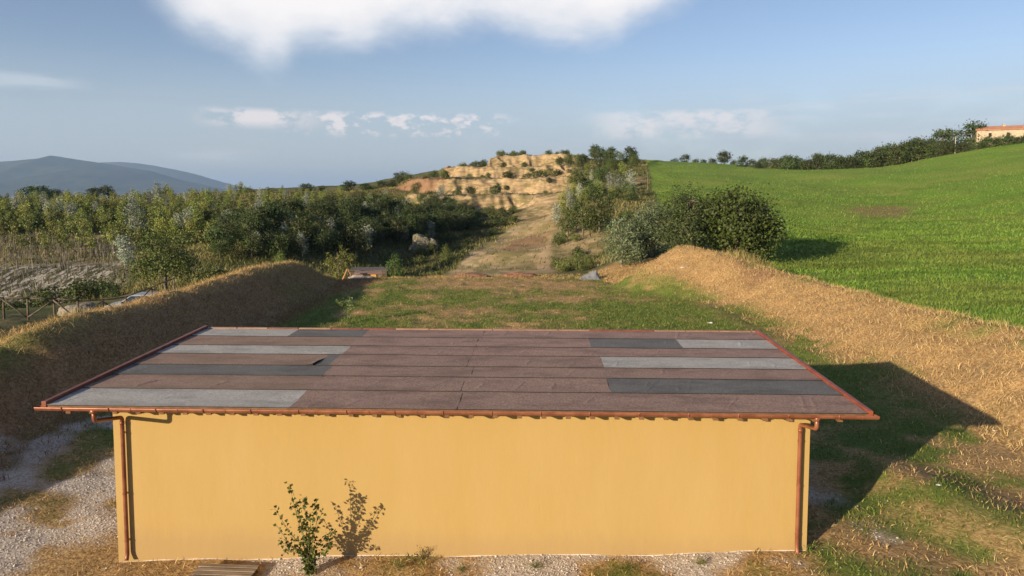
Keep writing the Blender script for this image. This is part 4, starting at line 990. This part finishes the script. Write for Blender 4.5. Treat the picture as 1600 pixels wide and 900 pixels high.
# ------------------------------------------------------------------ poplar sapling against the wall
def wall_sapling():
    r = random.Random(11); base = Vector((G(487, 885, 14.05)[0], 14.05, hz(G(487, 885, 14.05)[0], 14.05) - .02))
    root = empty('poplar_sapling', base); tag(root, 'young poplar sapling with round leaves growing in front of the yellow wall', 'sapling')
    s = MB(); lv = []; lc = []
    def pw(px, py, Y): return Vector(G(px, py, Y)) - base
    stems = [((478, 850), (466, 815), (452, 757), 13.72), ((480, 850), (478, 810), (473, 777), 13.8), ((478, 860), (455, 835), (428, 793), 13.75), ((484, 850), (495, 815), (492, 783), 13.9),
             ((490, 860), (505, 845), (524, 830), 14.0), ((476, 865), (455, 852), (430, 818), 13.95), ((480, 870), (462, 858), (436, 846), 13.8), ((492, 868), (508, 860), (516, 845), 14.05),
             ((474, 840), (470, 815), (462, 785), 13.6), ((484, 865), (490, 840), (503, 800), 13.65), ((474, 868), (455, 862), (440, 866), 14.0), ((488, 872), (498, 868), (510, 866), 13.8), ((482, 860), (484, 835), (486, 800), 13.55)]
    for (a, b_, c, Yt) in stems:
        P = [Vector((r.uniform(-.14, .14), r.uniform(-.06, .06), 0)), pw(a[0], a[1], 14.05 * .7 + Yt * .3), pw(b_[0], b_[1], 14.05 * .35 + Yt * .65), pw(c[0], c[1], Yt)]
        Q = []
        for k in range(13):
            t_ = k / 12 * 3; i = min(2, int(t_)); f = t_ - i; p0 = P[max(0, i - 1)]; p1 = P[i]; p2 = P[i + 1]; p3 = P[min(3, i + 2)]
            Q.append(.5 * ((2 * p1) + (p2 - p0) * f + (2 * p0 - 5 * p1 + 4 * p2 - p3) * f * f + (3 * p1 - p0 - 3 * p2 + p3) * f ** 3))
        s.tube(Q, [.009 * (1 - k / 14) + .0015 for k in range(13)], 6)
        nl = int(33 * sum((Q[k + 1] - Q[k]).length for k in range(12)) / .9) + 8
        for k in range(nl):
            t_ = r.uniform(.03, 1) * 12; i = min(11, int(t_)); p = Q[i].lerp(Q[i + 1], t_ - i)
            side = Vector((r.uniform(-1, 1), r.uniform(-1, 1), r.uniform(-.3, .8))).normalized()
            pet = r.uniform(.02, .07); q = p + side * pet; s.tube([p, q], .0013, 4, False)
            lv.append((q, side, r.uniform(.042, .072))); lc.append(r.random())
    s.build('stem', simple('sapling_bark', (.10, .075, .03), (.20, .15, .07), 20), root, True)
    # rounded poplar leaves
    out = [(0, 0), (.38, -.10), (.52, .22), (.36, .58), (0, 1.05), (-.36, .58), (-.52, .22), (-.38, -.10)]
    V = []; Fc = []; col = []
    for (q, sd, sz), c in zip(lv, lc):
        nrm = Vector((r.gauss(0, 1), r.gauss(0, 1) - .6, r.gauss(0, 1) + .3)).normalized(); ax_ = (sd + Vector((0, 0, -.5)) - nrm * (sd + Vector((0, 0, -.5))).dot(nrm))
        ax_ = ax_.normalized() if ax_.length > .01 else nrm.orthogonal(); bx_ = nrm.cross(ax_); o = len(V)
        for x, y in out: V.append(q + bx_ * x * sz + ax_ * y * sz + nrm * (abs(x) * .25 * sz)); 
        Fc.append(tuple(range(o, o + 8))); cc0 = Vector((.035, .06, .012)).lerp(Vector((.15, .18, .035)), c * c); col += [tuple(cc0)] * 8
    me = np_mesh('leaves', np.array([tuple(v) for v in V]), np.array(Fc), False, {'tint': np.array(col)})
    link('leaves', me, attr_mat('sapling_leaf', rough=.5, trans=.3), root)
wall_sapling()

def weed(name, px, Y, h, spread, n, c1, c2, label, seed, leaf=.05, cat='weed', top=None):
    r = np.random.default_rng(seed); x = (px - 800) / F * Y; base = Vector((x, Y, hz(x, Y) - .01)); root = empty(name, base); tag(root, label, cat)
    s = MB(); P = []
    for k in range(n):
        a = r.uniform(0, 6.28); l = h * r.uniform(.5, 1); e_ = Vector((math.cos(a) * spread * r.uniform(.2, 1), math.sin(a) * spread * r.uniform(.2, 1), l)); mid = e_ * .5 + Vector((0, 0, l * .15))
        s.tube([Vector((0, 0, 0)), mid, e_], [.006 * h + .003, .004, .0015], 4)
        for j in range(int(7 + 10 * h)):
            t_ = r.uniform(.15, 1.05); p = (mid * 2 * t_ if t_ < .5 else mid.lerp(e_, (t_ - .5) * 2)); P.append(tuple(p + Vector(r.normal(0, .03 + .03 * h, 3))))
    s.build('stems', simple('weed_stem', (.10, .11, .03), (.2, .18, .07), 10), root, True)
    P = np.array(P); tt = r.uniform(0, 1, (len(P), 1)); V, Fq, cl = leafcloud(P, leaf, np.array([c1]) * (1 - tt) + np.array([c2]) * tt, seed, aspect=2)
    link('leaves', np_mesh('leaves', V, Fq, False, {'tint': cl}), M_leaf, root)
weed('tall_weed', 543, 40.5, 1.75, .55, 16, (.05, .08, .02), (.22, .26, .10), 'tall leafy weed standing in the lawn just behind the roof', 5, .11)
weed('weed_clump', 655, 14.55, .26, .22, 12, (.10, .05, .02), (.26, .15, .06), 'small rusty-brown weed at the foot of the yellow wall, right of the sapling shadow', 6, .035)
weed('weed_clump', 622, 14.2, .16, .25, 14, (.03, .05, .01), (.10, .14, .03), 'low dark green weed in the gravel right of the sapling', 7, .03)
weed('weed_clump', 720, 14.1, .10, .22, 14, (.04, .08, .01), (.13, .18, .04), 'tiny green weed in the gravel below the middle of the wall', 8, .03)
weed('weed_clump', 838, 14.05, .12, .25, 16, (.05, .09, .01), (.14, .2, .04), 'flat green weed in the gravel right of the middle of the wall', 9, .03)
weed('weed_clump', 990, 14.0, .14, .30, 20, (.05, .09, .01), (.15, .2, .04), 'green weed patch near the gravel edge toward the right of the wall', 10, .03)
weed('weed_clump', 1105, 14.0, .12, .28, 18, (.05, .08, .015), (.15, .18, .04), 'small green weed patch left of the right downpipe', 12, .03)
weed('weed_clump', 1282, 14.4, .18, .25, 16, (.05, .09, .01), (.15, .2, .04), 'bright green weed at the right corner of the yellow building', 13, .035)
weed('weed_clump', 530, 46, .5, .5, 14, (.14, .2, .04), (.3, .36, .12), 'pale green weed tuft at the shadow edge of the lawn', 14, .10)

# pallet at the foot of the wall
def pallet():
    x, y = G(342, 905, 13.85)[:2]; root = empty('wooden_pallet', (x, y, hz(x, y) + .02), R(-3)); tag(root, 'old wooden pallet lying on the ground below the left part of the yellow wall', 'pallet')
    for k in range(6):
        m = MB(); yy = -.36 + k * .15; m.box(-.66, yy, .10, .66, yy + .10 + .01 * (k % 2), .122, Matrix.Rotation(R(rr.uniform(-.8, .8)), 4, 'Z')); m.build('top_plank', M_grey_wood, root, False, .003)
    for xx in (-.6, -.05, .5):
        m = MB(); m.box(xx, -.38, .0, xx + .10, .50, .097); m.build('bearer', M_grey_wood, root, False, .003)
pallet()

# ------------------------------------------------------------------ rail fence, car, stones
def pole(m, a, b_, r=.045, seed=0):
    a = Vector(a); b_ = Vector(b_); mid = a.lerp(b_, .5) + Vector((0, 0, rr.uniform(-.02, .02))); m.tube([a, mid, b_], [r, r * .95, r * .85], 8)
M_fence = simple('fence_wood', (.07, .055, .04), (.17, .13, .095), 5, .9, 0, .006)
def fence():
    P = [(-38, 33.5), (-34.2, 33.9), (-30.3, 34.0), (-26.2, 34.5), (-22.3, 35.4), (-20.6, 37.8)]
    pts = [(px, Y) for px, Y in ((-210, 33.6), (-80, 33.8), (-42, 34), (-2, 34.2), (36, 34.4), (78, 34.9), (115, 35.3), (155, 36.3), (192, 37.6), (232, 39.2), (268, 41))]
    A = [Vector(((px - 800) / F * Y, Y, 0)) for px, Y in pts]
    for p in A: p.z = hz(p.x, p.y)
    root = empty('rail_fence', A[4]); tag(root, 'rustic wooden rail fence with crossed braces beyond the shaded bank', 'fence')
    m0 = A[4]
    for i, p in enumerate(A):
        m = MB(); pole(m, p - m0 + Vector((0, 0, -.2)), p - m0 + Vector((rr.uniform(-.03, .03), 0, 1.14)), .055); m.build('post', M_fence, root, True)
    for i, (p, q) in enumerate(zip(A[:-1], A[1:])):
        m = MB(); pole(m, p - m0 + Vector((-.06, -.02, 1.10)), q - m0 + Vector((.06, -.02, 1.10)), .045); m.build('rail', M_fence, root, True)
        m = MB()
        if i % 2: pole(m, p - m0 + Vector((0, -.07, 1.02)), q - m0 + Vector((0, -.07, .12)), .04)
        else: pole(m, p - m0 + Vector((0, -.07, .12)), q - m0 + Vector((0, -.07, 1.02)), .04)
        m.build('brace', M_fence, root, True)
fence()

def car():
    x, y = (217 - 800) / F * 43.5, 43.5; z = G(217, 458, 43.5)[2] - 1.46
    root = empty('parked_car', (x, y, z), R(8)); tag(root, 'silver-grey parked car mostly hidden behind the shaded bank at the end of the fence', 'car')
    Mb = simple('car_paint', (.36, .37, .38), (.42, .43, .44), 2, .3, .5); Mg, t, b = new_mat('car_glass'); b.inputs['Base Color'].default_value = (.02, .035, .05, 1); b.inputs['Roughness'].default_value = .08; b.inputs['Specular IOR Level'].default_value = .6
    Mt = simple('tyre', (.02, .02, .02), (.035, .035, .035), 10)
    # length along x; lower body and cabin drawn as side profiles swept across the width
    low = [(-2.05, .30), (-2.08, .62), (-1.95, .80), (-1.1, .93), (1.5, .95), (2.0, .88), (2.08, .60), (2.03, .30)]
    cabn = [(-1.15, .93), (-.45, 1.42), (-.2, 1.46), (1.0, 1.45), (1.35, 1.38), (1.85, .94)]
    def prism(prof, w0, w1, name, mat, par, tops=None):
        n = len(prof); V = []
        for s in (-1, 1):
            for x_, z_ in prof:
                w = w0 + (w1 - w0) * max(0, (z_ - .93) / .5) if z_ > .93 else w0
                V.append((x_, s * w, z_))
        Fs = [tuple(range(n)), tuple(range(2 * n - 1, n - 1, -1))] + [(i, i + n, (i + 1) % n + n, (i + 1) % n) for i in range(n)]
        mm = MB().add(V, Fs); return mm.build(name, mat, par, False, .04)
    body = prism(low, .86, .86, 'body', Mb, root); prism(cabn, .80, .62, 'cabin', Mb, root)
    def quad(name, pts, par=root):
        c = sum((Vector(p) for p in pts), Vector()) / 4; MB().add(pts, [(0, 1, 2, 3)]).build(name, Mg, par)
    quad('windscreen', [(-1.17, -.70, .98), (-1.17, .70, .98), (-.52, .60, 1.40), (-.52, -.60, 1.40)])
    quad('rear_window', [(1.80, -.66, 1.0), (1.80, .66, 1.0), (1.40, .58, 1.37), (1.40, -.58, 1.37)])
    for s in (-1, 1):
        quad('side_window', [(-.95, s * .812, .98), (.15, s * .812, .98), (.15, s * .668, 1.37), (-.42, s * .668, 1.37)])
        quad('side_window', [(.22, s * .812, .98), (1.55, s * .812, .98), (1.25, s * .668, 1.37), (.22, s * .668, 1.37)])
        for x_ in (-1.3, 1.3):
            m = MB(); m.tube([(x_, s * .68, .31), (x_, s * .88, .31)], .31, 20); wh = m.build('wheel', Mt, root)
            m = MB(); m.tube([(x_, s * .86, .31), (x_, s * .895, .31)], .19, 14); m.build('rim', Mb, wh)
        m = MB(); m.box(-2.09, s * .62 - .14, .62, -1.98, s * .62 + .14, .76); m.build('headlight', simple('lamp_glass', (.6, .6, .6), (.75, .75, .75), 2, .15), root, False, .02)
        m = MB(); m.box(-1.0, s * .84, .95, -.86, s * .99, 1.07); m.build('mirror', Mb, root, False, .02)
car()

def rock(name, px, py, Y, sx, sy, sz, mat, label, seed, rz=0, cat='rock', sub=None):
    x, y, z = G(px, py, Y); zg = hz(x, y)
    import bmesh
    bm = bmesh.new(); bmesh.ops.create_icosphere(bm, subdivisions=4, radius=1)
    for v in bm.verts:
        d = mnoise.fractal(v.co * 1.3 + Vector((seed, 0, 0)), 1, 2, 5) * .35; v.co *= 1 + d; v.co.z = max(v.co.z, -.3); v.co = Vector((v.co.x * sx, v.co.y * sy, v.co.z * sz))
    me = bpy.data.meshes.new(name); bm.to_mesh(me); bm.free(); me.polygons.foreach_set('use_smooth', [True] * len(me.polygons))
    o = link(name, me, mat); o.location = (x, y, zg); o.rotation_euler = (0, 0, rz); return tag(o, label, cat)
M_pale = simple('pale_earth', (.20, .17, .13), (.32, .28, .22), 2.5, .95, 0, .15)
rock('earth_heap', 124, 482, 39, 1.3, .9, .75, M_pale, 'pale heap of earth behind the rail fence, left of the parked car', 3, cat='earth heap')
M_out = simple('outcrop', (.10, .10, .06), (.30, .26, .18), 1.2, .95, 0, .3)
rock('rock_outcrop', 660, 404, 97, 2.1, 1.8, 2.2, M_out, 'pale rounded outcrop of bare rock at the edge of the shaded wood', 9, cat='rock')

# ------------------------------------------------------------------ beyond the lawn
def shed():
    x, y, z = G(574, 440, 63.5); zb = G(574, 440, 63.5)[2] + .38
    root = empty('low_shed', (x, y, zb), R(12)); tag(root, 'small low shed with a flat brown roof and a sunlit yellow side beyond the lawn', 'shed')
    m = MB(); m.box(-.9, -.6, -.6, .8, .9, .42); m.build('wall', simple('shed_boards', (.55, .30, .09), (.68, .40, .14), 5), root)
    m = MB(); m.box(-1.15, -.75, .425, 1.35, 1.1, .50); m.build('roof', simple('shed_roof', (.22, .13, .10), (.32, .2, .15), 6), root, False, .01)
    for k in range(3):
        m = MB(); m.box(.95 + k * .13, -.62, -.6, 1.02 + k * .13, -.55, .42); m.build('post', M_grey_wood, root)
    x, y, z = G(580, 426, 74); root = empty('shelter_roof', (x, y, z - .2), R(4)); tag(root, 'wide flat grey-brown shelter roof behind the small low shed', 'shelter')
    m = MB(); m.box(-2.1, -1.2, -1.4, 1.8, 1.4, .545); m.build('wall', M_fence, root)
    m = MB(); m.box(-2.3, -1.4, .55, 2.0, 1.6, .64); m.build('roof', simple('grey_sheet', (.10, .085, .075), (.17, .14, .12), 3, .8, 0, .02, (6, .3, 1)), root, False, .01)
    x, y, z = G(543, 442, 61.5); root = empty('board_frame', (x, y, hz(x, y) - .05), R(20)); tag(root, 'small pointed rust-coloured board frame at the foot of the shaded bank', 'board')
    Mo = simple('rusty_board', (.36, .14, .06), (.55, .30, .18), 4)
    for s in (-1, 1):
        m = MB(); m.add([(s * .50, -.28, 0), (s * .50, .28, 0), (s * .03, .12, 1.05), (s * .03, -.12, 1.05), (s * .46, -.28, 0), (s * .46, .28, 0), (0, .12, 1.0), (0, -.12, 1.0)],
                        [(0, 1, 2, 3), (7, 6, 5, 4), (0, 4, 5, 1), (1, 5, 6, 2), (2, 6, 7, 3), (3, 7, 4, 0)]); m.build('panel', Mo, root)
    rock('earth_heap', 566, 445, 60.5, 1.3, .7, .33, simple('grey_gravel', (.25, .21, .18), (.38, .33, .29), 8), 'low grey gravel heap between board frame and low shed', 21, cat='gravel heap')
shed()
M_redearth = simple('red_earth', (.17, .075, .045), (.30, .16, .10), 3, .95, 0, .08)
rock('earth_heap', 812, 432, 62.4, 1.9, .7, .38, M_redearth, 'low heap of reddish earth at the far lawn edge, in front of the track', 41, cat='earth heap')
rock('earth_heap', 735, 434, 62.6, 1.5, .6, .28, M_redearth, 'flat reddish earth heap at the far lawn edge, left of the larger reddish heap', 44, cat='earth heap')
def sheet_plastic():
    x0, y0, _ = G(922, 437, 60.8); root = empty('plastic_sheet', (x0, y0, hz(x0, y0) - .05), R(-8)); tag(root, 'crumpled grey plastic sheet propped up in a point at the far right of the lawn', 'plastic sheet')
    Mp, t, b = new_mat('plastic_film'); b.inputs['Base Color'].default_value = (.17, .18, .19, 1); b.inputs['Roughness'].default_value = .3
    nu, nv = 40, 24; V = []
    for j in range(nv):
        for i in range(nu):
            u = i / (nu - 1); v = j / (nv - 1); X_ = -1.15 + 2.1 * u; ridge_ = max(0, .85 * (1 - abs(u - .80) / (.80 if u < .8 else .22))); Zr = ridge_ * (1 - abs(v - .5) * 1.9)
            V.append((X_, -.7 + 1.4 * v, max(.01, Zr) + .07 * mnoise.noise(Vector((u * 9, v * 6, 2))) * (Zr > .02) + .03))
    Fs = [(j * nu + i, j * nu + i + 1, (j + 1) * nu + i + 1, (j + 1) * nu + i) for j in range(nv - 1) for i in range(nu - 1)]
    o = MB().add(V, Fs).build('film', Mp, root); so = o.modifiers.new('thick', 'SOLIDIFY'); so.thickness = .006
    m = MB(); m.box(.50, -.03, -.1, .56, .03, .78); m.build('prop_stick', M_grey_wood, root)
sheet_plastic()
# white scraps
Mwh = simple('white_scrap', (.6, .58, .54), (.75, .73, .7), 4)
for i, (px, py, Y, s, lab) in enumerate([(1066, 457, 53.5, .16, 'small white scrap lying on the lawn near the end of the straw bank'), (1465, 786, 16.6, .05, 'white scrap on the grass right of the building shadow'),
                                         (1553, 686, 21.2, .045, 'tiny white scrap at the foot of the straw bank below the shadow tip'), (1110, 509, 40.3, .15, 'pale stone slab on the grass just behind the right part of the roof')]):
    rock('scrap', px, py, Y, s, s * .8, s * .35, Mwh, lab, 30 + i, cat='scrap')

# ------------------------------------------------------------------ farmhouse
def farmhouse():
    Y = 222; x, y, z = G(1526, 218, Y); zb = G(1526, 226, Y)[2]; zt_ = G(1526, 199, Y)[2]; H = zt_ - zb
    root = empty('farmhouse', (x, y, zb), R(-24)); tag(root, 'stone farmhouse with a terracotta roof on the hilltop at the far right', 'house')
    Ms = simple('stone_wall', (.36, .29, .21), (.50, .41, .30), 1.5, .95, 0, .05); Mr = simple('terracotta', (.38, .16, .09), (.52, .27, .17), 3, .9, 0, .05, (1, .3, 1))
    m = MB(); m.box(0, 0, -3, 21, 7.5, H - .9); m.add([(0, 0, H - .9), (0, 7.5, H - .9), (0, 3.75, H + .35), (21, 0, H - .9), (21, 7.5, H - .9), (21, 3.75, H + .35)], [(0, 2, 1), (3, 4, 5)])
    m.build('wall', Ms, root)
    m = MB()
    for s, y0, y1 in ((0, -.45, 3.75), (1, 7.95, 3.75)):
        V = [(-.4, y0, H - 1.03), (21.4, y0, H - 1.03), (21.4, y1, H + .38), (-.4, y1, H + .38)]; m.add(V + [(a, b_, c + .18) for a, b_, c in V], [(0, 1, 2, 3), (7, 6, 5, 4), (0, 4, 5, 1), (1, 5, 6, 2), (2, 6, 7, 3), (3, 7, 4, 0)])
    rf = m.build('roof', Mr, root)
    for u in (7.5, 13.2, 18): m = MB(); m.box(u, 3.2, H, u + .7, 3.9, H + 1.0); m.box(u - .1, 3.1, H + 1.0, u + .8, 4.0, H + 1.1); m.build('chimney', Ms, rf)
    Md = simple('dark_window', (.02, .02, .02), (.04, .035, .03), 3, .2)
    for (u, z0) in ((3.2, H - 3.1), (8, H - 3.1), (13, H - 3.1), (18, H - 3.1)): m = MB(); m.box(u, -.06, z0, u + .8, .02, z0 + 1.2); m.build('window', Md, root)
    m = MB(); m.box(-.06, 3.0, H - 3.1, .02, 3.8, H - 1.8); m.build('window', Md, root)
    for (u0, v0, hh) in ((-24, 8, 0),):
        pass
    x, y, z = G(1424, 229, 224); rt2 = empty('small_outbuilding', (x, y, hz(x, y)), R(-10)); tag(rt2, 'little pale-roofed outbuilding half hidden in the trees left of the farmhouse', 'building')
    hh = G(1424, 224, 224)[2] - hz(x, y)
    m = MB(); m.box(-1.7, -1.5, -1, 1.7, 1.5, hh - .4); m.build('wall', Ms, rt2); m = MB(); m.box(-2.2, -1.9, hh - .395, 2.2, 1.9, hh - .15); m.build('roof', simple('pale_tiles', (.5, .42, .34), (.62, .54, .45), 4), rt2)
    x, y, z = G(1493, 226, 205); o = MB(); p = empty('pale_post', (x, y, hz(x, y))); tag(p, 'pale post standing between the two big trees left of the farmhouse', 'post')
    top = G(1493, 214, 205)[2] - hz(x, y); m = MB(); m.tube([(0, 0, -.3), (0, 0, top)], [.13, .12], 8); m.build('shaft', simple('pale_concrete', (.32, .30, .27), (.42, .4, .36), 4), p); m = MB(); m.box(-.16, -.16, top, .16, .16, top + .12); m.build('cap', M_barkpale, p)
farmhouse()
def stakes():
    for i, (px, py, Y, h_) in enumerate([(1012, 300, 132, 4.2)]):
        x, y, z = G(px, py, Y); g = hz(x, y); p = empty('marker_pole', (x, y, g)); tag(p, 'dark pole at the edge of the field above the bare clay step', 'pole'); m = MB(); m.tube([(0, 0, -.3), (0, 0, h_)], [.11, .08], 6); m.build('shaft', M_bark, p)
stakes()

# ------------------------------------------------------------------ haze
HAZE = 7e-5
if HAZE:
    m = bpy.data.materials.new('haze_air'); m.use_nodes = True; t = m.node_tree; t.nodes.clear()
    v = t.nodes.new('ShaderNodeVolumePrincipled'); v.inputs['Density'].default_value = HAZE; v.inputs['Color'].default_value = (.42, .62, .94, 1); v.inputs['Anisotropy'].default_value = .1
    o = t.nodes.new('ShaderNodeOutputMaterial'); t.links.new(v.outputs[0], o.inputs['Volume'])
    zmin = float(Zf.min()) - 30
    mb = MB(); mb.box(-21000, -14000, zmin - 60, 21000, 24000, 475)
    hz_o = mb.build('haze', m); tag(hz_o, 'thin bluish haze in the air over the whole landscape', 'haze', kind='stuff')
print('objects', len(bpy.data.objects), 'polys', sum(len(me.polygons) for me in bpy.data.meshes), 'ground z', float(Zf.min()), float(Zf.max()))
